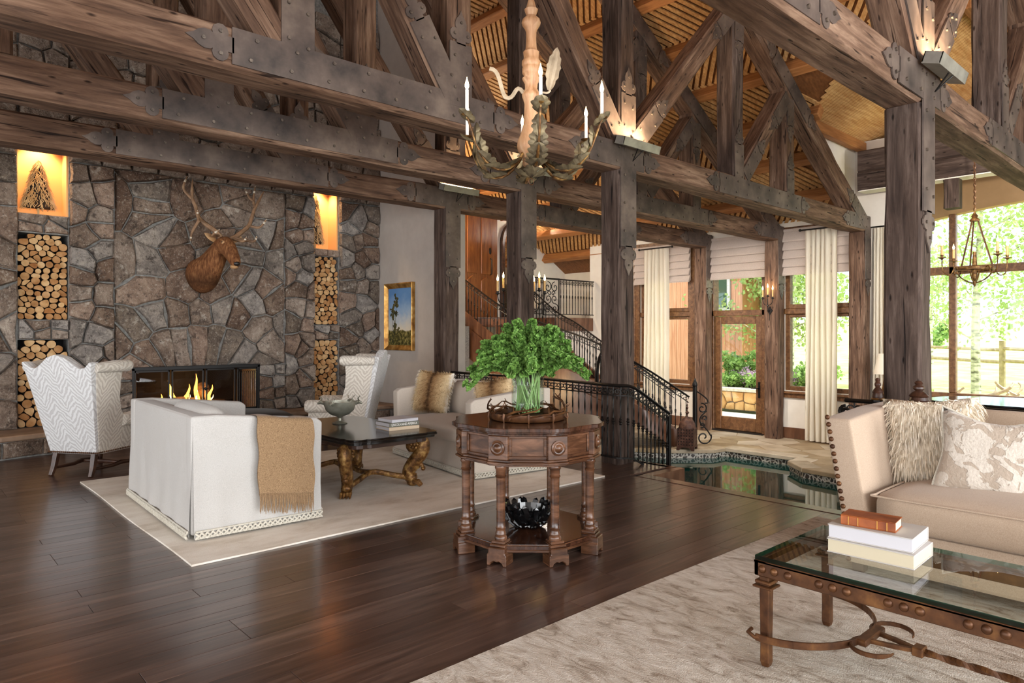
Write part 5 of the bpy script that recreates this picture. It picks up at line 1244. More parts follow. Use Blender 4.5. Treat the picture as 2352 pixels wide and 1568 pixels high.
for i, (x, y, h, w, ln) in enumerate(((-.16, -.02, .42, .075, -.10), (-.04, .0, .30, .07, .05), (.12, .0, .50, .065, -.01), (.26, -.03, .34, .06, .06), (-.33, -.05, .25, .05, -.02), (.02, .06, .36, .06, .02))):
    pts = [(x, y, .16), (x + ln * .1 + .015, y, .16 + h * .25), (x + ln * .35 - .012, y, .16 + h * .55), (x + ln * .8 + .008, y, .16 + h * .82), (x + ln, y, .16 + h)]
    f_ = part('flame', G().tube(spline(pts, 3), [w * q for q in (.5, .75, .9, 1.0, .95, .85, .7, .6, .45, .35, .22, .12, .03)], 8, flat=(1, .45)), 'flame', fl_, smooth=True)
    part('flame_core', G().tube(spline([(a, y - .03, .16 + (b - .16) * .6) for a, y, b in pts], 3), [w * .5 * q for q in (.5, .75, .9, 1.0, .95, .85, .7, .6, .45, .35, .22, .12, .03)], 8, flat=(1, .45)), 'flame_core', f_, smooth=True)
part('embers', G().box(-.5, .5, -.1, .12, .0, .03), 'ember', fl_)
point_light('fire_light', (3.05, YW + .12, .5), 14, (1, .5, .18), .1)

# ================================================================== ELK MOUNT
ek = thing('elk_mount', 'mounted bull elk head with branching antlers on the stone wall', 'elk head', (0, 0, 0))
def ringpts(c, fw, up, rx, rz, n=16, low=1.0):
    c = V(c); fw = V(fw).normalized(); up = V(up); side = fw.cross(up).normalized(); up = side.cross(fw).normalized()
    return [(c + side * rx * cos(a) + up * rz * (sin(a) if sin(a) > 0 else sin(a) * low)) for a in [2 * PI * i / n for i in range(n)]]
nk = [((3.13, 9.66, 2.10), (.10, -.9, .25), .20, .24), ((3.13, 9.58, 2.11), (.10, -.9, .3), .215, .255), ((3.15, 9.48, 2.16), (.12, -.7, .55), .19, .245), ((3.19, 9.38, 2.26), (.15, -.55, .75), .145, .20), ((3.235, 9.30, 2.37), (.2, -.6, .65), .115, .165),
      ((3.27, 9.235, 2.46), (.25, -.8, .2), .120, .16), ((3.285, 9.17, 2.50), (.2, -.8, -.3), .118, .135), ((3.30, 9.11, 2.47), (.2, -.75, -.6), .112, .115), ((3.315, 9.055, 2.41), (.18, -.7, -.75), .092, .10), ((3.328, 9.00, 2.345), (.16, -.65, -.8), .074, .084),
      ((3.338, 8.955, 2.285), (.15, -.65, -.8), .068, .076), ((3.345, 8.925, 2.245), (.15, -.7, -.7), .064, .066), ((3.35, 8.905, 2.225), (.15, -.7, -.7), .045, .045), ((3.352, 8.898, 2.218), (.15, -.7, -.7), .015, .015)]
part('head_and_neck', loft([ringpts(c, f, (0, .35, 1) if i < 5 else (0, .5, .8), a, b, 18) for i, (c, f, a, b) in enumerate(nk)]), 'elk_fur', ek, smooth=True, angle=80, sub=1)
part('muzzle', G().ball((3.345, 8.900, 2.245), (.045, .03, .034), 10, 8), 'muzzle_black', ek, smooth=True)
part('chin', G().ball((3.332, 8.955, 2.205), (.052, .055, .03), 10, 8), 'elk_pale', ek, smooth=True)
_f = V((.2, -.75, -.6)).normalized(); _s = _f.cross(V((0, .5, .8))).normalized(); _u = _s.cross(_f)
for s, c in ((-1, tuple(V((3.300, 9.12, 2.475)) - _s * .103 + _u * .025)), (1, tuple(V((3.300, 9.12, 2.475)) + _s * .103 + _u * .025))):
    e = part('eye', G().ball(c, (.017, .017, .017), 10, 8), 'eye_black', ek, smooth=True); part('eye_ring', G().ball(tuple(V(c) - _s * s * .008), (.024, .024, .026), 10, 8), 'elk_pale', e, smooth=True)
    b = V((3.21 if s < 0 else 3.37, 9.25, 2.555)); tp_ = b + V((s * .16, -.03, .085))
    part('ear', loft([ringpts(b.lerp(tp_, u), tp_ - b, (0, -1, .3), w_, w_ * .35, 10) for u, w_ in ((0, .025), (.3, .042), (.6, .040), (.85, .022), (1, .004))]), 'elk_pale', ek, smooth=True, angle=80)
def antler(main, tines, nm):
    pts = spline(main, 5); n = len(pts); g = G().tube(pts, [.036 - .020 * i / n for i in range(n - 3)] + [.014, .010, .003], 8)
    a = part('antler', g, 'antler', ek, smooth=True)
    for tn in tines:
        q = spline(tn, 4); k = len(q); part('tine', G().tube(q, [.021 - .012 * i / k for i in range(k - 1)] + [.003], 7), 'antler', a, smooth=True)
        u = q[-1]; v = q[-3]; part('tine_tip', G().tube([v.lerp(u, -.1), v.lerp(u, .5), u + (u - v) * .05], [.0145, .011, .003], 7), 'antler_tip', a, smooth=True)
    return a
antler([(3.255, 9.22, 2.60), (3.189, 9.25, 2.687), (3.08, 9.3, 2.779), (3.023, 9.35, 2.855), (2.998, 9.4, 3.0), (2.963, 9.42, 3.117), (2.977, 9.45, 3.37)],
       [[(2.955, 9.42, 3.10), (2.865, 9.45, 3.227), (2.913, 9.45, 3.39)], [(3.02, 9.32, 2.80), (2.985, 9.27, 2.85), (2.976, 9.25, 2.93)], [(3.22, 9.2, 2.62), (3.10, 9.08, 2.60), (3.164, 9.0, 2.675)], [(3.01, 9.3, 2.805), (2.94, 9.34, 2.66), (2.936, 9.4, 2.545)]], 'l')
antler([(3.385, 9.22, 2.60), (3.428, 9.2, 2.618), (3.524, 9.22, 2.696), (3.636, 9.25, 2.8), (3.693, 9.28, 2.934), (3.747, 9.3, 3.068), (3.877, 9.32, 3.311)],
       [[(3.736, 9.3, 3.06), (3.727, 9.32, 3.17), (3.756, 9.33, 3.358)], [(3.725, 9.31, 3.15), (3.67, 9.33, 3.20), (3.617, 9.33, 3.31)], [(3.636, 9.25, 2.8), (3.764, 9.2, 2.785), (3.841, 9.15, 2.9)], [(3.42, 9.18, 2.61), (3.613, 9.05, 2.565), (3.643, 9.0, 2.634)], [(3.40, 9.18, 2.60), (3.48, 9.06, 2.555), (3.508, 9.0, 2.61)]], 'r')

# ---- painting: gilt frame with a generic landscape
pf = thing('framed_painting', 'tall gilt framed landscape painting of trees and sky on the plaster wall', 'painting', (5.905, 9.03, 1.605))
# local: face towards -x, width along y, height along z
W_, H_ = .395, .52
for d0, d1, i0, i1, mt in ((0, -.03, 0, .03, 'gilt_frame'), (-.03, -.045, .012, .03, 'gilt_frame'), (0, -.015, .03, .085, 'gilt_frame')):
    pass
fr_ = [[(0, 0), (-.055, .0), (-.06, .02), (-.045, .035), (-.03, .05), (-.018, .09), (0, .09)]]
g = G(); sec = [(0, 0), (-.05, .0), (-.058, .015), (-.045, .03), (-.03, .045), (-.012, .085), (0, .085)]
cor = [(-1, -1), (1, -1), (1, 1), (-1, 1)]
rings = [[(d, sy * (W_ - i), sz * (H_ - i)) for d, i in sec] for sy, sz in cor]; rings.append(rings[0]); n = len(sec)
g.raw([p for r in rings[:4] for p in r], [(i * n + j, i * n + j + 1, ((i + 1) % 4) * n + j + 1, ((i + 1) % 4) * n + j) for i in range(4) for j in range(n - 1)])
part('frame', g, 'gilt_frame', pf, smooth=True, angle=30)
def paint():
    s = NT('landscape'); tc = s.N('ShaderNodeTexCoord'); sep = s.N('ShaderNodeSeparateXYZ'); s.L(tc.outputs['Object'], sep.inputs[0])
    z = s.mul(s.mul(sep.outputs[2], .5 / .52), .5, 'ADD'); nz = s.noise(s.co((1, 1, 1)), 7, 5); nz2 = s.noise(s.co((1, 1, 1)), 24, 4)
    sky = s.ramp(s.mul(z, s.mul(nz, .35), 'ADD'), [(.45, 'd9cdb6'), (.62, 'b9c0c4'), (.75, '8fa9c6'), (1.0, '5d87b8')])
    grd = s.ramp(nz2, [(.35, '2c2a14'), (.5, '5a5428'), (.68, '9c8f58')]); m = s.ramp(s.mul(z, s.mul(nz, .10), 'ADD'), [(.335, (0, 0, 0)), (.35, (1, 1, 1))])
    s.base(s.mix(m, grd, sky), .5, 0, .3)
    s2 = NT('landscape_tree'); s2.base(s2.ramp(s2.noise(s2.co((1, 1, 1)), 26, 4), [(.3, '1d1e0d'), (.5, '3d3d1c'), (.72, '7a6a36')]), .6)
paint()
cv = part('canvas', G().box(-.014, -.010, -W_ + .08, W_ - .08, -H_ + .08, H_ - .08), 'landscape', pf); rg = random.Random(9)
g = G()
for cy, cz, ry, rz_, n in ((.09, .22, .07, .11, 30), (.12, .05, .09, .06, 22), (.20, .10, .06, .14, 18), (.14, -.20, .10, .12, 30), (.22, -.36, .09, .10, 16)):
    for _ in range(n):
        y = cy + rg.gauss(0, ry * .45); z = cz + rg.gauss(0, rz_ * .5); r = rg.uniform(.012, .03)
        if abs(y) < W_ - .115 and abs(z) < H_ - .115: g.prism([(y + r * cos(k * PI / 4) * rg.uniform(.7, 1.2), z + r * sin(k * PI / 4) * rg.uniform(.7, 1.2)) for k in range(8)], -.0142, -.0146 - rg.uniform(0, .0006), lambda a, b, d: (d, a, b))
g.prism([(.125, -.3), (.135, -.3), (.10, .2), (.093, .2)], -.0142, -.0145, lambda a, b, d: (d, a, b)); g.prism([(.185, -.3), (.195, -.3), (.19, .1), (.185, .1)], -.0142, -.0145, lambda a, b, d: (d, a, b))
part('painted_trees', g, 'landscape_tree', cv, kind='stuff')

# ================================================================== LIGHT FITTINGS
def flame_bulb(parent, p, sc=1.0, watt=.8, wax='candle', h=.11, r=.011):
    x, y, z = p
    c = part('candle', G().lathe([(r, 0), (r, h), (r * .8, h + .004), (.001, h + .004)], 12, p), wax, parent, smooth=True)
    part('bulb', G().lathe([(.006, 0), (.0115, .014), (.013, .025), (.009, .044), (.003, .062), (.0005, .076)], 10, (x, y, z + h + .004)), 'bulb', c, smooth=True)
    if watt: point_light('candle_light', (x, y, z + h + .045), watt, (1, .66, .34), .012, parent)
def leaf_geo(L, w, curl=.3, lobes=4):
    # tole acanthus leaf in local x (length) / y (width), curling in z
    n = 14; g = G(); up = []; 
    for i in range(n + 1):
        t = i / n; env = max(sin(PI * min(t * .93 + .07, 1)), 0) ** .8; lob = .72 + .28 * abs(sin(t * PI * lobes)); hw_ = w * env * lob; a = curl * t * 2.4
        x = L * t * (sin(a) / a if abs(a) > 1e-6 else 1); z = L * t * ((1 - cos(a)) / a if abs(a) > 1e-6 else 0)
        up.append((x, hw_, z))
    vs = []
    for x, h_, z in up: vs += [(x, -h_, z + h_ * .35), (x, -h_ * .45, z + .0), (x, 0, z + h_ * .12), (x, h_ * .45, z), (x, h_, z + h_ * .35)]
    fs = [(i * 5 + j, i * 5 + j + 1, (i + 1) * 5 + j + 1, (i + 1) * 5 + j) for i in range(n) for j in range(4)]
    return g.raw(vs + [(x, y, z - .0025) for x, y, z in vs], fs + [tuple(k + len(vs) for k in f)[::-1] for f in fs])
CH = (3.09, 3.2, 2.33)
ch = thing('chandelier', 'turned wood chandelier with tole acanthus leaf arms and lit candles above the octagonal table', 'chandelier', CH)
body = [(.004, .03), (.018, .05), (.022, .09), (.05, .10), (.055, .11), (.055, .135), (.05, .14), (.06, .165), (.085, .195), (.092, .225), (.088, .26), (.068, .31), (.052, .36), (.046, .42), (.044, .50), (.052, .53), (.058, .545), (.060, .56), (.05, .575), (.040, .60), (.042, .63), (.055, .655), (.058, .665), (.045, .668), (.050, .69), (.058, .70), (.058, .73), (.054, .74), (.060, .75), (.060, .775), (.052, .785), (.048, .80), (.052, .835), (.044, .84), (.036, .86), (.032, .92), (.034, .965), (.042, .985), (.058, 1.01), (.062, 1.025), (.056, 1.045), (.040, 1.06), (.03, 1.07), (.042, 1.10), (.044, 1.11), (.035, 1.115), (.028, 1.14), (.02, 1.17), (.005, 1.19)]
part('turned_body', G().lathe(body, 24), 'turned_wood', ch, smooth=True, angle=50)
g = G().tube([(0, 0, 1.18), (0, 0, 1.27)], .006, 6); part('hook', g, 'iron_bronze', ch, smooth=True)
for i in range(14): part('chain_link', G().tube([(.011 * cos(a) * (1 if i % 2 else 0), .011 * cos(a) * (0 if i % 2 else 1), 1.275 + i * .03 + .02 * sin(a)) for a in [k * PI / 4 for k in range(8)]], .0035, 5, closed=True), 'iron_bronze', ch, smooth=True)
part('drop_leaf', leaf_geo(.13, .05, .2, 3), 'patina', ch, mx=Matrix.Translation((0, 0, .035)) @ Matrix.Rotation(R(0), 4, 'Z'))
for k in range(4): part('base_leaf', leaf_geo(.12, .05, .25, 3), 'patina', ch, mx=Matrix.Rotation(R(90 * k + 45), 4, 'Z') @ Matrix.Translation((.01, 0, .03)) @ Matrix.Rotation(R(-12), 4, 'Y'))
part('ring', G().tube([(.022 * cos(a), 0, .0 + .022 * sin(a)) for a in [k * PI / 8 for k in range(16)]], .003, 5, closed=True), 'iron_bronze', ch, smooth=True)
arms = [(q - 42.4, .475, .345, 1) for q in (36, 96, 154, 213, 275, 335)]
for k, (an, rr, zz_, pal) in enumerate(arms):
    m = Matrix.Rotation(R(an), 4, 'Z'); pts = bez((.05, 0, .20), (.16, 0, -.02), (rr * .75, 0, .0), (rr * .92, 0, zz_ - .10), 10) + [V((rr, 0, zz_))]
    a = part('arm', G().tube(pts, [.010] * 9 + [.007] * (len(pts) - 9), 7), 'gilt', ch, smooth=True, mx=m)
    for t_, L_, w_, rot in ((1, .17, .065, 25), (3, .19, .075, 5), (5, .18, .07, -25), (7, .17, .065, -50), (9, .14, .05, 0)):
        p = pts[t_]; q = (pts[t_ + 1] - pts[t_ - 1]).normalized(); pitch = math.atan2(q.z, q.x)
        part('leaf', leaf_geo(L_, w_, .28, 4), 'patina', a, mx=Matrix.Translation(p) @ Matrix.Rotation(-pitch - R(8), 4, 'Y'))
    part('cup_leaf', leaf_geo(.13, .06, .35, 3), 'patina', a, mx=Matrix.Translation((rr - .05, 0, zz_ - .035)) @ Matrix.Rotation(R(-10), 4, 'Y'))
    dp = part('drip_pan', G().lathe([(.004, -.02), (.008, -.006), (.03, .0), (.037, .006), (.034, .006), (.012, .004), (.012, .012), (.0, .012)], 18, (rr, 0, zz_), cap=False), 'gilt', a, smooth=True)
    p = m @ V((rr, 0, zz_ + .01)); flame_bulb(ch, tuple(p), 1, .5, 'candle', .145)
# upper leaf sprays on the stem
for an, up_ in ((-42.4 + 15, 1), (137.6 + 5, 0), (-42.4 + 60, -1)):
    m = Matrix.Rotation(R(an), 4, 'Z')
    if up_ == 1:
        part('spray_leaf', leaf_geo(.32, .05, -.12, 5), 'patina_pale', ch, mx=m @ Matrix.Translation((.12, 0, .60)) @ Matrix.Rotation(R(-78), 4, 'Y') @ Matrix.Rotation(R(80), 4, 'X')); part('spray_arm', G().tube(bez((.055, 0, .57), (.09, 0, .60), (.10, 0, .56), (.13, 0, .60), 8), .007, 6), 'patina_pale', ch, smooth=True, mx=m)
    elif up_ == 0: part('spray_arm', G().tube(bez((.05, 0, .57), (.11, 0, .66), (.10, 0, .50), (.17, 0, .54), 8) + bez((.17, 0, .54), (.21, 0, .62), (.20, 0, .72), (.27, 0, .72), 8), .009, 6, flat=(1, 1.6)), 'patina_pale', ch, smooth=True, mx=m)
    else: part('spray_leaf', leaf_geo(.17, .045, .3, 3), 'patina', ch, mx=m @ Matrix.Translation((.05, 0, .56)) @ Matrix.Rotation(R(45), 4, 'Y'))
# second chandelier in the bay window
c2 = thing('brass_chandelier', 'small brass bowl chandelier on a chain in front of the arched window', 'chandelier', (10.6, 2.58, 2.12))
part('bowl_ring', G().lathe([(.205, .05), (.225, .06), (.225, .095), (.20, .105), (.19, .10), (.19, .06)], 28, cap=False), 'gilt', c2, smooth=True)
for k in range(4): part('rib', G().tube(bez((.205 * cos(k * PI / 2), .205 * sin(k * PI / 2), .06), (.18 * cos(k * PI / 2), .18 * sin(k * PI / 2), -.04), (.08 * cos(k * PI / 2), .08 * sin(k * PI / 2), -.10), (0, 0, -.11), 8), .009, 6), 'gilt', c2, smooth=True)
part('finial', G().lathe([(.002, -.16), (.015, -.14), (.02, -.11), (.012, -.08), (.03, -.05), (.035, 0), (.022, .06), (.03, .12), (.025, .2), (.02, .3)], 12), 'gilt', c2, smooth=True)
for k in range(3):
    a = k * 2 * PI / 3 + .5; part('hanger', G().tube([(.2 * cos(a), .2 * sin(a), .11), (.035 * cos(a), .035 * sin(a), .72)], .010, 6), 'iron_bronze', c2, smooth=True)
part('crown', G().lathe([(.055, .70), (.06, .72), (.03, .75), (.04, .77), (.02, .80), (.006, .84)], 14), 'gilt', c2, smooth=True)
for k, a in enumerate((R(137.6), R(-42.4), R(47.6), R(227.6))):
    m = Matrix.Rotation(a, 4, 'Z'); part('arm', G().tube(bez((.22, 0, .08), (.30, 0, .16), (.26, 0, -.05), (.38, 0, .0), 10) + bez((.38, 0, .0), (.43, 0, .03), (.43, 0, .1), (.43, 0, .22), 6), .007, 6), 'gilt', c2, smooth=True, mx=m)
    p = m @ V((.43, 0, .22)); part('drip_pan', G().lathe([(.005, -.03), (.02, -.01), (.05, .0), (.05, .008), (.015, .01), (.02, .04)], 12, tuple(p)), 'gilt', c2, smooth=True); flame_bulb(c2, (p.x, p.y, p.z + .03), 1, 0, 'candle_aged', .13, .016)
for i in range(68): part('chain_link', G().tube([(.013 * cos(a) * (i % 2), .013 * cos(a) * ((i + 1) % 2), .86 + i * .04 + .026 * sin(a)) for a in [k * PI / 4 for k in range(8)]], .0045, 5, closed=True), 'iron_bronze', c2, smooth=True)
# candle sconces on posts
def sconce(label, loc, rz, wt=1.4, pr=.085):
    t = thing('candle_sconce', label, 'sconce', loc, rz, 'three-candle iron sconces')      # local: +x away from the post
    part('backplate', G().prism([(.045 * cos(k * PI / 6) * (1.25 if k % 3 == 0 else .85), .065 * sin(k * PI / 6) * (1.3 if k % 3 == 0 else .85)) for k in range(12)], 0, .015, lambda a, b, d: (d, a, b - .12)), 'iron_black', t, bevel=.003)
    part('stem', G().tube(bez((.01, 0, -.12), (.06, 0, -.15), (pr, 0, -.14), (pr, 0, -.02), 8) + [V((pr, 0, .10))], .008, 7).tube([(.01, 0, -.2), (.03, 0, -.30)], .006, 6).ball((pr, 0, -.03), .018, 8, 6), 'iron_black', t, smooth=True)
    for s in (-1, 0, 1):
        e = V((pr, s * .095, .14 if s == 0 else .10))
        if s: part('arm', G().tube(bez((pr, 0, -.02), (pr, s * .05, -.03), (pr, s * .095, .0), e, 8), .006, 6), 'iron_black', t, smooth=True)
        part('cup', G().lathe([(.006, -.02), (.012, -.01), (.03, 0), (.03, .006), (.014, .008), (.018, .03), (.014, .03)], 12, tuple(e)), 'iron_black', t, smooth=True)
        flame_bulb(t, (e.x, e.y, e.z + .012), 1, wt / 3, 'candle_aged', .14, .013)
sconce('three-candle iron sconce on the left side of the middle post', (5.69, 6.20, 1.74), R(90), 4.0, .19)
sconce('three-candle iron sconce on the right side of the middle post', (5.81, 6.07, 1.74), R(0), 4.0, .19)
sconce('three-candle iron sconce on the post beside the garden door', (11.93, 6.09, 1.88), R(180), 7)

# ================================================================== IRON RAILINGS
def scroll_pair(g, p, t, up, r=.035):
    for s in (-1, 1): g.tube([p + t * s * (r * .95 - r * cos(a) * (1 - k / 22)) + up * (-.045 + r * .9 * sin(a) * (1 - k / 22)) for k, a in enumerate([R(-60 + 26 * q) for q in range(16)])], .0055, 5)
BAL = {}
def bal_mesh(h):
    k = round(h, 2)
    if k not in BAL:
        g = G().tube([(0, 0, 0), (0, 0, k * .45)], .008, 4, twist=0); g.tube([(0, 0, i * k / 14) for i in range(15)], .0085, 4, twist=.5)
        g.lathe([(.009, -.035), (.016, -.025), (.010, -.014), (.020, 0), (.010, .014), (.016, .025), (.009, .035)], 8, (0, 0, k * .52)); sc_ = G(); scroll_pair(g, V((0, 0, k)), V((1, 0, 0)), V((0, 0, 1)))
        BAL[k] = g.mesh('baluster', 'iron_black', True)
    return BAL[k]
def railing(name, label, top, h, sp=.11, post_ends=(), fascia=None):
    t = thing(name, label, 'railing', (0, 0, 0)); top = [V(p) for p in top]
    part('handrail', G().tube(top, .026, 8, flat=(1.0, .62)), 'iron_black', t, smooth=True, angle=50); part('foot_rail', G().tube([p - V((0, 0, h - .05)) for p in top], .012, 4), 'iron_black', t); part('collar_rail', G().tube([p - V((0, 0, .10)) for p in top], .008, 4), 'iron_black', t)
    L = [0]
    for a, b in zip(top, top[1:]): L.append(L[-1] + (b - a).length)
    n = int(L[-1] / sp)
    for i in range(n + 1):
        s = (i + .5) * L[-1] / (n + 1); k = max(j for j in range(len(L)) if L[j] <= s); k = min(k, len(top) - 2); p = top[k].lerp(top[k + 1], (s - L[k]) / max(L[k + 1] - L[k], 1e-6)); d = top[k + 1] - top[k]
        ob('baluster', bal_mesh(h - .06), t, mx=Matrix.Translation(p - V((0, 0, h - .045))) @ Matrix.Rotation(math.atan2(d.y, d.x), 4, 'Z'))
    return t
railing('iron_railing', 'wrought iron railing behind the cream sofa between the timber posts', [(5.66, 7.40, .825), (5.66, 6.2, .825)], .80)
railing('iron_railing', 'wrought iron railing behind the bouquet, from the sconce post to the bend', [(5.66, 5.93, .825), (5.60, 5.2, .82), (5.52, 4.76, .82)], .80)
railing('iron_railing', 'wrought iron stair railing bending round the post and dropping to the pond', spline([(5.50, 4.74, .82), (5.47, 4.42, .82), (5.62, 4.33, .80), (5.95, 4.33, .64), (6.24, 4.33, .49)], 6), .78, .085)
part('end_post', G().box(6.22, 6.26, 4.31, 4.35, -.7, .46), 'iron_black', bpy.data.objects['iron_railing.002'], bevel=.004)
rb_ = railing('iron_railing', 'wrought iron railing along the pond edge behind the tan sofa', [(5.42, 2.16, .84), (5.42, 1.0, .84), (5.42, -3.5, .84)], .82, .13)
part('scroll_end', G().tube([(5.42, 2.16 + .05 * sin(a) * (1 - k / 26), .80 - .05 + .05 * cos(a) * (1 - k / 26)) for k, a in enumerate([R(k * 28) for k in range(20)])], .013, 6), 'iron_black', rb_, smooth=True)
for y, n in ((1.93, 'left of the near timber post'), (1.62, 'in front of the near timber post')):
    f = thing('newel_finial', 'turned dark wood finial on the railing ' + n, 'finial', (5.42 if y > 1.8 else 5.30, y, .866), 0, 'turned finials on the pond railing'); k = .62 if y > 1.8 else 1
    part('post', G().box(-.022, .022, -.022, .022, -.866, 0), 'iron_black', f); part('turning', G().lathe([(.055 * k, .0), (.062 * k, .02), (.056 * k, .04), (.062 * k, .05), (.045 * k, .07), (.022 * k, .085), (.036 * k, .10), (.036 * k, .112), (.02 * k, .125), (.028 * k, .14), (.018 * k, .152), (.002, .156)], 18), 'chair_leg', f, smooth=True); part('rope_ring', G().tube([(.062 * k * cos(a), .062 * k * sin(a), .0) for a in [i * PI / 12 for i in range(24)]], .014 * k, 6, closed=True), 'gilt', f, smooth=True)

# ---- curved stair: treads between a left (outer) and right (inner) line
OL = spline([(10.15, 6.62, -.57), (9.35, 6.98, -.05), (9.12, 7.9, .38), (9.25, 9.3, .72), (9.35, 10.4, 1.0), (9.46, 11.9, 1.70)], 6)
IL = spline([(10.62, 7.25, -.57), (10.3, 7.9, -.05), (10.12, 8.6, .38), (10.45, 9.5, .72), (10.65, 10.3, 1.0), (10.75, 11.4, 1.70)], 6)
stt = thing('curved_staircase', 'curved wooden staircase rising to the upper landing behind the posts', 'staircase', (0, 0, 0))
NT_ = 13
for i in range(NT_):
    f0 = i / NT_ * (len(OL) - 1); f1 = (i + 1) / NT_ * (len(OL) - 1)
    at = lambda l, f: l[int(min(f, len(l) - 1.001))].lerp(l[int(min(f, len(l) - 1.001)) + 1], min(f, len(l) - 1.001) % 1)
    z = -.57 + (i + 1) * (2.27 / NT_); q = [at(OL, f0), at(IL, f0), at(IL, f1), at(OL, f1)]; poly = [(p.x, p.y) for p in q]
    part('tread', G().prism(poly, z - .04, z), 'panel_wood', stt, bevel=.006); part('riser', G().prism([poly[0], poly[1], (poly[1][0] * .985 + poly[2][0] * .015, poly[1][1] * .985 + poly[2][1] * .015), (poly[0][0] * .985 + poly[3][0] * .015, poly[0][1] * .985 + poly[3][1] * .015)], z - 2.27 / NT_, z - .04), 'door_wood', stt)
def stringer(l, off):
    g = G(); n = len(l); vs = []
    for p in l: vs += [(p.x + off, p.y, p.z - .16), (p.x + off, p.y, p.z + .16), (p.x + off + .05, p.y, p.z + .16), (p.x + off + .05, p.y, p.z - .16)]
    return g.raw(vs, [(i * 4 + j, i * 4 + (j + 1) % 4, (i + 1) * 4 + (j + 1) % 4, (i + 1) * 4 + j) for i in range(n - 1) for j in range(4)])
part('stringer', stringer(OL, -.07), 'panel_wood', stt, smooth=True, angle=50); part('stringer', stringer(IL, .02), 'panel_wood', stt, smooth=True, angle=50)
# panelled skirt wall swooping under the outer rail
g = G(); vs = []
for p in OL[8:]: vs += [(p.x - .09, p.y, p.z - .75), (p.x - .09, p.y, p.z - .1)]
g.raw(vs, [(2 * i, 2 * i + 2, 2 * i + 3, 2 * i + 1) for i in range(len(vs) // 2 - 1)]); part('curved_panel', g, 'panel_wood', stt, smooth=True)
railing('stair_railing', 'wrought iron handrail on the near side of the curved staircase, ending in a newel', [p + V((-.03, 0, .84)) for p in OL], .84, .13)
railing('stair_railing', 'wrought iron handrail on the window side of the curved staircase', [p + V((0, 0, .84)) for p in IL], .84, .13)
nw = thing('stair_newel', 'iron newel post with finial and large scroll at the foot of the staircase', 'newel', (10.2, 6.55, ZL))
part('post', G().box(-.03, .03, -.03, .03, 0, 1.02), 'iron_black', nw, bevel=.006); part('finial', G().lathe([(.03, 1.0), (.045, 1.03), (.04, 1.07), (.02, 1.11), (.012, 1.14), (.002, 1.155)], 14), 'iron_black', nw, smooth=True)
sd_v = V((.74, -.67, 0))
def sp(c, r0, r1, a0, a1, n=22): return [sd_v * (c[0] + (r0 + (r1 - r0) * k / n) * cos(R(a0 + (a1 - a0) * k / n))) + V((0, 0, c[1] + (r0 + (r1 - r0) * k / n) * sin(R(a0 + (a1 - a0) * k / n)))) for k in range(n + 1)]
for pts in (spline([sd_v * .03 + V((0, 0, .93)), sd_v * .12 + V((0, 0, .87)), sd_v * .20 + V((0, 0, .80)), sd_v * .22 + V((0, 0, .74)), sd_v * .17 + V((0, 0, .73))], 6), sp((.12, .64), .09, .02, 100, -330), spline([sd_v * .20 + V((0, 0, .60)), sd_v * .10 + V((0, 0, .50)), sd_v * .09 + V((0, 0, .40)), sd_v * .20 + V((0, 0, .28)), sd_v * .28 + V((0, 0, .16))], 6), sp((.15, .15), .135, .02, 20, -420, 30), sp((.12, .36), .05, .015, -120, 240), sp((.17, .47), .05, .012, 200, -160)):
    part('scroll', G().tube(pts, .013, 6), 'iron_black', nw, smooth=True)
ap2 = thing('arched_railing_panel', 'arched iron scroll panel on the stair landing behind the railing post', 'railing panel', (9.15, 7.62, -.1))
sdv2 = V((.45, .89, 0))
def sp2(c, r0, r1, a0, a1, n=22): return [sdv2 * (c[0] + (r0 + (r1 - r0) * k / n) * cos(R(a0 + (a1 - a0) * k / n))) + V((0, 0, c[1] + (r0 + (r1 - r0) * k / n) * sin(R(a0 + (a1 - a0) * k / n)))) for k in range(n + 1)]
part('arch', G().tube([sdv2 * .42 * -1 + V((0, 0, 0))] + sp2((0, .75), .42, .42, 180, 0) + [sdv2 * .42], .022, 6), 'iron_black', ap2, smooth=True); part('arch', G().tube([sdv2 * -.36 + V((0, 0, 0))] + sp2((0, .75), .36, .36, 180, 0) + [sdv2 * .36], .012, 6), 'iron_black', ap2, smooth=True)
for s in (-1, 1):
    for c, r, a0, a1 in (((s * .15, .85), .15, 90, 90 + s * 520), ((s * .17, .50), .16, 90, 90 - s * 520), ((s * .15, .20), .14, -90, -90 + s * 520)): part('scroll', G().tube(sp2(c, r, .02, a0, a1, 30), .010, 5), 'iron_black', ap2, smooth=True)
# balcony rail with scroll panel
bl = railing('balcony_railing', 'wrought iron balcony railing of the upper landing', [(10.05, 10.55, 2.54), (10.55, 10.55, 2.54)], .82, .10); railing('balcony_railing', 'wrought iron balcony railing right of the scroll panel', [(11.05, 10.55, 2.54), (12.2, 10.55, 2.54)], .82, .10)
bp = thing('balcony_scroll_panel', 'square openwork iron scroll panel set in the balcony railing', 'railing panel', (10.8, 10.55, 1.74))
part('frame', G().box(-.25, -.232, -.012, .012, 0, .82).box(.232, .25, -.012, .012, 0, .82).box(-.25, .25, -.02, .02, .785, .82).box(-.25, .25, -.012, .012, 0, .02), 'iron_black', bp)
for s in (-1, 1):
    for cx_, cz_, r, a0, a1 in ((.11, .62, .12, 90, 560), (.10, .36, .10, -90, -520), (.12, .15, .11, 90, -420), (.06, .48, .06, 0, 400)): part('scroll', G().tube([(s * (cx_ + (r - (r - .015) * k / 28) * cos(R(a0 + (a1 - a0) * k / 28))), 0, cz_ + (r - (r - .015) * k / 28) * sin(R(a0 + (a1 - a0) * k / 28))) for k in range(29)], .010, 5), 'iron_black', bp, smooth=True)
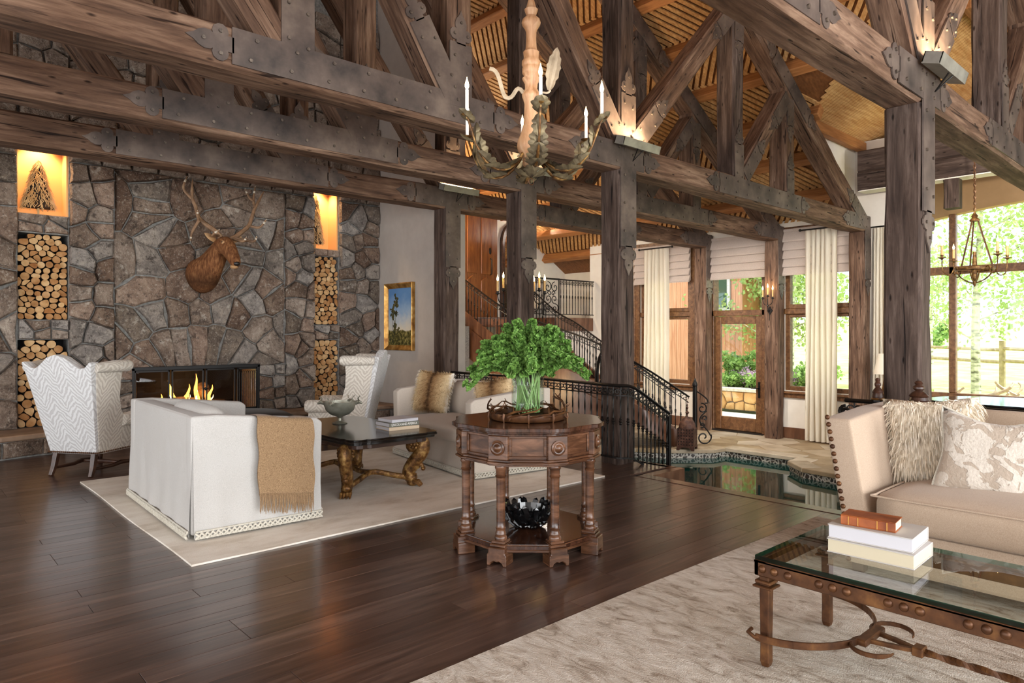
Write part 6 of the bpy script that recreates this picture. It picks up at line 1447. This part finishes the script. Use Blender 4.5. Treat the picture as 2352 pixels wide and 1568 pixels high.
bs = thing('bench', 'cream upholstered bench back behind the balcony railing', 'bench', (11.35, 11.55, 1.70)); part('back', G().prism([(-.34, 0), (.34, 0), (.34, .86), (.12, .88), (.06, .93), (-.06, .93), (-.12, .88), (-.34, .86)], 0, .1, lambda a, b, d: (a, d, b)), 'zebra_cream', bs, bevel=.02, seg=2)
part('seat', softbox(-.34, .34, -.45, .0, .2, .45, .04, .02), 'zebra_cream', bs, smooth=True)
# entry door, arched opening and mirror
ed_ = thing('entry_door', 'tall arched panelled wooden entry door standing open on the landing', 'door', (9.98, 12.05, 1.70), R(12))
def archp(w_, h_, r): return [(-w_, 0), (w_, 0), (w_, h_)] + [(w_ * cos(R(a)), h_ + r * sin(R(a))) for a in range(15, 180, 15)] + [(-w_, h_)]
part('leaf', G().prism(archp(.50, 2.35, .42), 0, .06, lambda a, b, d: (a, d, b)), 'door_wood', ed_)
for x in (-.25, .25):
    for z0_, z1_ in ((.15, .85), (1.0, 2.35)): part('panel', G().prism([(x - .17, z0_), (x + .17, z0_), (x + .17, z1_), (x, z1_ + .1), (x - .17, z1_)], -.02, .0, lambda a, b, d: (a, d, b)), 'door_wood', ed_, bevel=.015)
part('handle', G().tube([(.40, -.03, 1.0), (.40, -.07, 1.02), (.40, -.07, 1.35), (.40, -.03, 1.38)], .014, 6).ball((.40, -.02, 1.55), (.05, .02, .08), 8, 6), 'iron_black', ed_, smooth=True)
dc = thing('door_casing', 'dark wooden arched casing around the entry door', 'door frame', (9.80, 12.19, 1.70))
o_ = archp(.86, 2.35, .62); i_ = archp(.70, 2.35, .50); n = len(o_); g = G()
g.raw([(a, 0, b) for a, b in o_] + [(a, 0, b) for a, b in i_] + [(a, .1, b) for a, b in o_] + [(a, .1, b) for a, b in i_], [(k, (k + 1) % n, n + (k + 1) % n, n + k) for k in range(1, n)] + [(n + k, n + (k + 1) % n, 3 * n + (k + 1) % n, 3 * n + k) for k in range(1, n)])
part('casing', g, 'door_wood', dc); part('lit_room_sheet', G().prism(i_, .105, .11, lambda a, b, d: (a, d, b)), 'alcove_paint', dc)  # warm-coloured sheet stands in for the lit room past the doorway
am = thing('arched_mirror', 'arched dark framed mirror on the landing wall behind the middle post', 'mirror', (11.25, 12.24, 1.72))
o_ = archp(.42, 1.75, .55); i_ = archp(.34, 1.75, .44); n = len(o_); g = G()
g.raw([(a, -.05, b) for a, b in o_] + [(a, -.05, b) for a, b in i_] + [(a, .05, b) for a, b in o_] + [(a, 0, b) for a, b in i_], [(k, (k + 1) % n, n + (k + 1) % n, n + k) for k in range(n)] + [(n + k, n + (k + 1) % n, 3 * n + (k + 1) % n, 3 * n + k) for k in range(n)] + [(k, (k + 1) % n, 2 * n + (k + 1) % n, 2 * n + k) for k in range(n)])
part('frame', g, 'chair_leg', am); NT('mirror_glass').base('d8d4cc', .03, 1.0); part('glass', G().prism(i_, -.005, .0, lambda a, b, d: (a, d, b)), 'mirror_glass', am)
point_light('hall_fill', (8.6, 11.6, 3.6), 120, (1, .78, .5), .12); point_light('landing_fill', (11.6, 11.4, 3.9), 240, (1, .9, .78), .2)  # bare point lights added to brighten the stair hall and landing
# warm stone wall lit below the stair
sw = struct('wall_stair_stone', G().box(6.4, 9.3, 11.55, 11.7, ZL, 1.5), 'mortar')
for poly in voronoi(seeds_grid((6.5, 8.7, -.1, 1.45), .42, .24, .25, rng), (6.5, 8.7, -.1, 1.45)):
    p = inset(poly, .01)
    if len(p) > 2: part('stone', stone_geo(p, 11.55, .06, rng), 'amber_stone', sw, smooth=True, angle=30)
point_light('stair_stone_lamp', (7.4, 10.9, .1), 40, (1, .72, .38), .1)
# lantern
lt = thing('moroccan_lantern', 'pierced rusty metal lantern with domed top standing on the terrace', 'lantern', (9.80, 6.44, ZL), R(20))
def pierced(w_, z0_, z1_):
    g = G(); n = 6; hz_ = (z1_ - z0_) / n; hx_ = 2 * w_ / n
    for i in range(n):
        for j in range(n):
            cx_ = -w_ + (i + .5) * hx_; cz_ = z0_ + (j + .5) * hz_; q = [(cx_ + hx_ * .5 * a, cz_ + hz_ * .5 * b) for a, b in ((-1, -1), (0, -1), (1, -1), (1, 0), (1, 1), (0, 1), (-1, 1), (-1, 0))]; k = [(cx_ + hx_ * .30 * cos(R(a)) * (1 if a % 90 else .6), cz_ + hz_ * .30 * sin(R(a)) * (1 if a % 90 else .6)) for a in (225, 270, 315, 0, 45, 90, 135, 180)]
            g.raw([(a, -w_, b) for a, b in q] + [(a, -w_, b) for a, b in k], [(m_, (m_ + 1) % 8, 8 + (m_ + 1) % 8, 8 + m_) for m_ in range(8)])
    return g
for k in range(4): part('side_panel', pierced(.135, .07, .36), 'rust_lantern', lt, rz=R(90 * k))
part('core', G().box(-.125, .125, -.125, .125, .08, .35), 'iron_dark', lt)
for k in range(4): part('foot', G().prism([(-.14, 0), (-.10, 0), (-.06, .05), (.06, .05), (.10, 0), (.14, 0), (.14, .07), (-.14, .07)], .133, .14, lambda a, b, d: (a, -d, b)), 'rust_lantern', lt, rz=R(90 * k))
part('dome', G().lathe([(.14, .36), (.135, .40), (.115, .46), (.07, .51), (.02, .54), (.008, .56)], 16), 'rust_lantern', lt, smooth=True)
part('spire', G().lathe([(.008, .55), (.012, .58), (.035, .61), (.012, .64), (.008, .66), (.022, .69), (.008, .71), (.014, .73), (.004, .76)], 12).tube([(.02 + .02 * cos(a), 0, .785 + .02 * sin(a)) for a in [R(180 - 20 * q) for q in range(20)]], .004, 5), 'rust_lantern', lt, smooth=True)

# ---- curtains and roman shades
def curtain(label, y0_, y1_, x, z0_, z1_, n, seed, pinch=True):
    t = thing('curtain', label, 'curtain', (0, 0, 0), 0, 'linen curtains'); rg = random.Random(seed); ph = rg.uniform(0, 6)
    def f(u, v):
        a = u * n * 2 * PI + ph + .5 * sin(v * 3 + u * 5); amp = (.03 + .035 * (1 - v)) if v < .93 or not pinch else .022
        yy = y0_ + (y1_ - y0_) * (u + .012 * sin(v * 5 + u * 9)); return V((x + amp * sin(a) + .012 * sin(a * .5 + v * 2), yy + .012 * cos(a), z0_ + (z1_ - z0_) * v))
    part('cloth', grid(f, n * 10, 24), 'curtain_sheer', t, smooth=True, angle=90)
    part('rod', G().tube([(x, y0_ - .08, z1_ + .02), (x, y1_ + .1, z1_ + .02)], .012, 8).ball((x, y0_ - .10, z1_ + .02), .025, 8, 6).ball((x, y1_ + .12, z1_ + .02), .025, 8, 6), 'iron_black', t, smooth=True, kind='stuff')
    return t
curtain('sheer cream curtain left of the garden door, beside the stair wall', 8.36, 8.98, 12.02, ZL + .03, 3.12, 6, 1); curtain('sheer cream curtain between the garden door window and the right post', 4.93, 5.47, 12.05, ZL + .03, 3.16, 6, 2); curtain('sheer cream curtain beyond the right window post', 4.20, 4.42, 12.2, ZL + .03, 3.1, 4, 3)
def shade(label, y0_, y1_, zb, zt_):
    t = thing('roman_shade', label, 'blind', (0, 0, 0), 0, 'roman shades'); n = 5; h = (zt_ - zb) / n
    for i in range(n):
        z = zb + i * h; part('fold', G().prism([(WX - .10 - .075, z - .012), (WX - .165, z - .035), (WX - .10, z + .0), (WX - .095, z + h + .01), (WX - .105, z + h + .01)], y0_, y1_, lambda a, b, d: (a, d, b)), 'shade_linen', t)
    part('headrail', G().box(WX - .13, WX - .05, y0_, y1_, zt_, zt_ + .05), 'shade_linen', t); return t
shade('pale linen roman shade over the window left of the garden door', 7.9, 9.3, 2.43, 3.15); shade('wide linen roman shade above the garden door', 6.22, 7.62, 2.43, 3.17); shade('linen roman shade over the window right of the garden door', 4.75, 6.08, 2.43, 3.19)
# ---- piano and lamp in the bay
pn = thing('grand_piano', 'black lacquered grand piano in front of the arched window', 'piano', (11.2, 2.1, ZL), R(0))
pp_ = [(-.75, -1.2), (.75, -1.2), (.75, .2), (.60, .75), (.25, 1.05), (-.2, 1.15), (-.55, 1.0), (-.75, .6)]
part('case', G().prism(rounded(pp_, .2, 2), .66, .96), 'piano_black', pn, bevel=.01); part('lid', G().prism(rounded([(a * 1.02, b * 1.02) for a, b in pp_], .2, 2), .975, 1.0), 'piano_black', pn, bevel=.006)
for x, y in ((-.6, -1.0), (.6, -1.0), (0, .7)): part('leg', G().lathe([(.04, 0), (.05, .05), (.06, .3), (.075, .66)], 12, (x, y, 0)), 'piano_black', pn, smooth=True)
lp = thing('table_lamp', 'table lamp with cream shade behind the near timber post', 'lamp', (11.6, 4.02, ZL)); part('shade', G().lathe([(.17, 1.28), (.10, 1.60), (.095, 1.60), (.165, 1.28)], 20, cap=False), 'lamp_shade', lp, smooth=True)
part('base', G().lathe([(.09, .75), (.10, .78), (.04, .85), (.06, 1.0), (.03, 1.15), (.012, 1.3)], 14), 'gilt', lp, smooth=True); part('stand', G().lathe([(.22, 0), (.22, .03), (.05, .06), (.05, .70), (.25, .73), (.25, .75)], 16), 'chair_leg', lp, smooth=True)
# ================================================================== OUTSIDE
random.seed(9)
struct('ground_meadow', grid(lambda u, v: (12.9 + 140 * u ** 1.6, -120 + 240 * v, ZL - .25 + max(0, 140 * u ** 1.6 - 8) * .035 + .25 * noise.noise(V((u * 20, v * 40, 0)))), 40, 60), 'meadow', smooth=True)
struct('ground_terrace', G().box(12.5, 15.4, 3.0, 12, ZL - .12, ZL - .02), 'gravel')
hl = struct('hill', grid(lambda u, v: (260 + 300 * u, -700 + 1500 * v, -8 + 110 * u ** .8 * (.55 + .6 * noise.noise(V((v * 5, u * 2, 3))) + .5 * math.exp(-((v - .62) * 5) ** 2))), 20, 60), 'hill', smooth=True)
def leaves(g, c, r, n, s, rg):
    for _ in range(n):
        d = V((rg.gauss(0, 1), rg.gauss(0, 1), rg.gauss(0, 1))).normalized() * r * rg.random() ** .4; p = V(c) + d; a = V((rg.uniform(-1, 1), rg.uniform(-1, 1), rg.uniform(-1, 1))).normalized(); b = a.cross(V((rg.uniform(-1, 1), rg.uniform(-1, 1), rg.uniform(-1, 1)))).normalized(); k = s * rg.uniform(.7, 1.3)
        g.raw([p + a * k, p + b * k * .7, p - a * k, p - b * k * .7], [(0, 1, 2, 3)])
def aspen(label, loc, h, r, n, seed, lean=0, ls=.06):
    rg = random.Random(seed); t = thing('aspen_tree', label, 'tree', loc, 0, 'aspen trees outside'); tr = spline([(0, 0, -.4), (lean * .2, .03, h * .3), (lean * .6, -.04, h * .65), (lean, 0, h)], 5)
    part('trunk', G().tube(tr, [h * .017 * (1 - .8 * i / len(tr)) + .012 for i in range(len(tr))], 8), 'aspen_bark', t, smooth=True); g = G()
    for i in range(16):
        z = h * (.28 + .66 * i / 16); k = min(int(z / h * 15), 15); p = tr[k]; a = i * 2.4 + rg.uniform(-.4, .4); L = r * (1.05 - .6 * i / 16); e = p + V((cos(a) * L, sin(a) * L, L * .55)); part('branch', G().tube([p, p.lerp(e, .5) + V((0, 0, -.06)), e], [.022, .015, .006], 5), 'aspen_bark', t, smooth=True)
        for u in (.35, .6, .85, 1.05): leaves(g, p.lerp(e, u), r * .36, n // 64, ls, rg)
    part('foliage', g, 'aspen_leaf', t, kind='stuff')
aspen('aspen tree with a forked pale trunk, nearest outside the arched window', (20.5, 4.95, -.3), 6.5, 1.8, 3000, 1, .25)
aspen('leafy aspen filling the right of the arched window', (22.5, 3.2, -.2), 6.0, 2.3, 4000, 2, -.3); aspen('slender distant aspen left of the window mullion', (34, 9.9, .4), 5.0, 1.6, 2200, 3, .1)
aspen('aspen seen through the window right of the garden door', (18.0, 8.6, -.5), 6.5, 1.6, 4200, 4, .3); aspen('second pale aspen trunk seen through the window right of the garden door', (20.0, 8.7, -.5), 7.0, 1.9, 4200, 5, -.2)
aspen('aspen right of the red siding, seen through the garden door', (18.6, 9.7, -.5), 7.0, 1.8, 4200, 6, .2); aspen('bushy aspen at the far right of the meadow', (30.0, 3.0, .2), 6.0, 2.8, 3400, 8, 0)
# neighbouring wing with vertical cedar siding and a window
hs = thing('siding_wing', 'red cedar sided house wing seen through the garden door', 'building', (17.6, 10.9, ZL))
for i in range(26): part('board', G().box(.0, .03, -1.05 + i * .15, -1.05 + i * .15 + .142, 0, 5.2), 'siding', hs)
part('core', G().box(.02, 3, -1.05, 2.8, 0, 5.2), 'siding', hs); part('return_wall', G().box(.0, 3, -1.1, -1.05, 0, 5.2), 'siding', hs)
wn = part('window', G().box(-.05, .02, -.75, .55, 2.55, 2.65).box(-.05, .02, -.75, .55, 4.15, 4.25).box(-.05, .02, -.75, -.66, 2.6, 4.2).box(-.05, .02, .46, .55, 2.6, 4.2).box(-.05, .02, -.15, -.05, 2.6, 4.2), 'white_board', hs); NT('dark_glass').base('3c5a4a', .05, 0, 1.0)
for y in (-.66, -.05): part('pane', G().box(-.01, .0, y, y + .51, 2.65, 4.15), 'dark_glass', wn)
part('corner_trim', G().box(-.04, .1, 1.5, 1.64, 0, 5.2), 'patina_pale', hs)
# planter wall of stones with shrubs and flowers
pw = thing('planter_wall', 'low rubble stone planter wall beyond the garden door', 'garden wall', (15.6, 0, ZL))
part('core', G().box(.06, 1.8, 5.5, 10.8, 0, .48), 'mortar', pw); part('cap', G().box(-.05, .35, 5.5, 10.8, .48, .56), 'gravel', pw, bevel=.01)
for poly in voronoi(seeds_grid((6.6, 10.2, .01, .48), .30, .2, .3, rng), (6.6, 10.2, .01, .48)):
    p = inset(poly, .012)
    if len(p) > 2: part('stone', stone_geo(p, 0, .06, rng), 'amber_stone', pw, mx=Matrix.Translation((.06, 0, 0)) @ Matrix(((0, 1, 0, 0), (1, 0, 0, 0), (0, 0, 1, 0), (0, 0, 0, 1))))
part('soil', G().box(.35, 3.5, 5.5, 10.8, .3, .54), 'meadow', pw)
def shrub(label, loc, r, h, n, mat, seed, ls=.05):
    rg = random.Random(seed); t = thing('shrub', label, 'shrub', loc, 0, 'garden shrubs'); g = G(); st_ = G()
    for i in range(14):
        a = rg.uniform(0, 2 * PI); q = rg.random() ** .5 * r; e = V((q * cos(a), q * sin(a), h * rg.uniform(.55, 1))); part('stem', G().tube([(e.x * .2, e.y * .2, -.1), (e.x * .6, e.y * .6, e.z * .6), e], [.012, .009, .004], 5), 'bark', t, smooth=True)
        for u in (.45, .7, .95): leaves(g, V((e.x * u, e.y * u, e.z * u)), r * .33, n // 42, ls, rg)
    part('foliage', g, mat, t, kind='stuff')
shrub('leafy green shrub against the red siding, left in the garden door', (16.6, 9.35, -.05), .45, .9, 2200, 'shrub_leaf', 1); shrub('green shrub right in the garden door view', (16.9, 8.55, -.05), .35, .75, 1800, 'shrub_leaf', 2)
shrub('low mauve flowering plant on the planter wall', (16.2, 8.85, -.02), .45, .42, 1500, 'flower_mauve', 3, .03); shrub('low green plant at the front of the planter', (16.0, 9.2, -.02), .35, .32, 1300, 'shrub_leaf', 4, .04); shrub('low grassy green plant by the right planter edge', (16.05, 8.6, -.02), .35, .36, 1300, 'shrub_leaf', 5, .04)
shrub('bright green shrub below the window right of the garden door', (16.6, 7.4, -.05), .6, .6, 2200, 'shrub_leaf', 6); shrub('mauve flowers below the window right of the garden door', (16.3, 7.9, -.05), .35, .5, 1200, 'flower_mauve', 7, .03)
shrub('roadside bush at the foot of the hill in the arched window', (40, 12.0, .3), 1.2, 1.6, 2200, 'shrub_leaf', 8, .1)
# rail fence crossing the meadow
fe = thing('rail_fence', 'weathered split rail fence crossing the meadow outside the arched window', 'fence', (0, 0, 0))
FP = [(30, 11.0), (28.5, 8.4), (27, 5.8), (25.5, 3.2), (24, .6)]
for x, y in FP: part('post', G().tube([(x, y, -.4), (x, y, 1.1)], .09, 8), 'fence_wood', fe, smooth=True)
for (a, b), (c, d_) in zip(FP, FP[1:]):
    for z in (.45, .85): part('rail', G().tube([(a, b, z), (c, d_, z - .05)], .06, 6), 'fence_wood', fe, smooth=True)

an = thing('driftwood_heap', 'pale bare branches heaped outside below the arched window', 'driftwood', (15.2, 3.6, -.1)); rg = random.Random(4)
for i in range(9):
    x, y = rg.uniform(-.2, .3), rg.uniform(-1.0, .7); a = rg.uniform(0, 6.28); e = V((x + .5 * cos(a), y + .5 * sin(a), .25 + rg.uniform(0, .2)))
    part('branch', G().tube(spline([(x, y, -.5), (x + .1, y, .1), e, e + V((.12 * cos(a + 1), .12 * sin(a + 1), .12))], 4), [.04] * 5 + [.03] * 5 + [.02] * 3, 6), 'patina_pale', an, smooth=True)
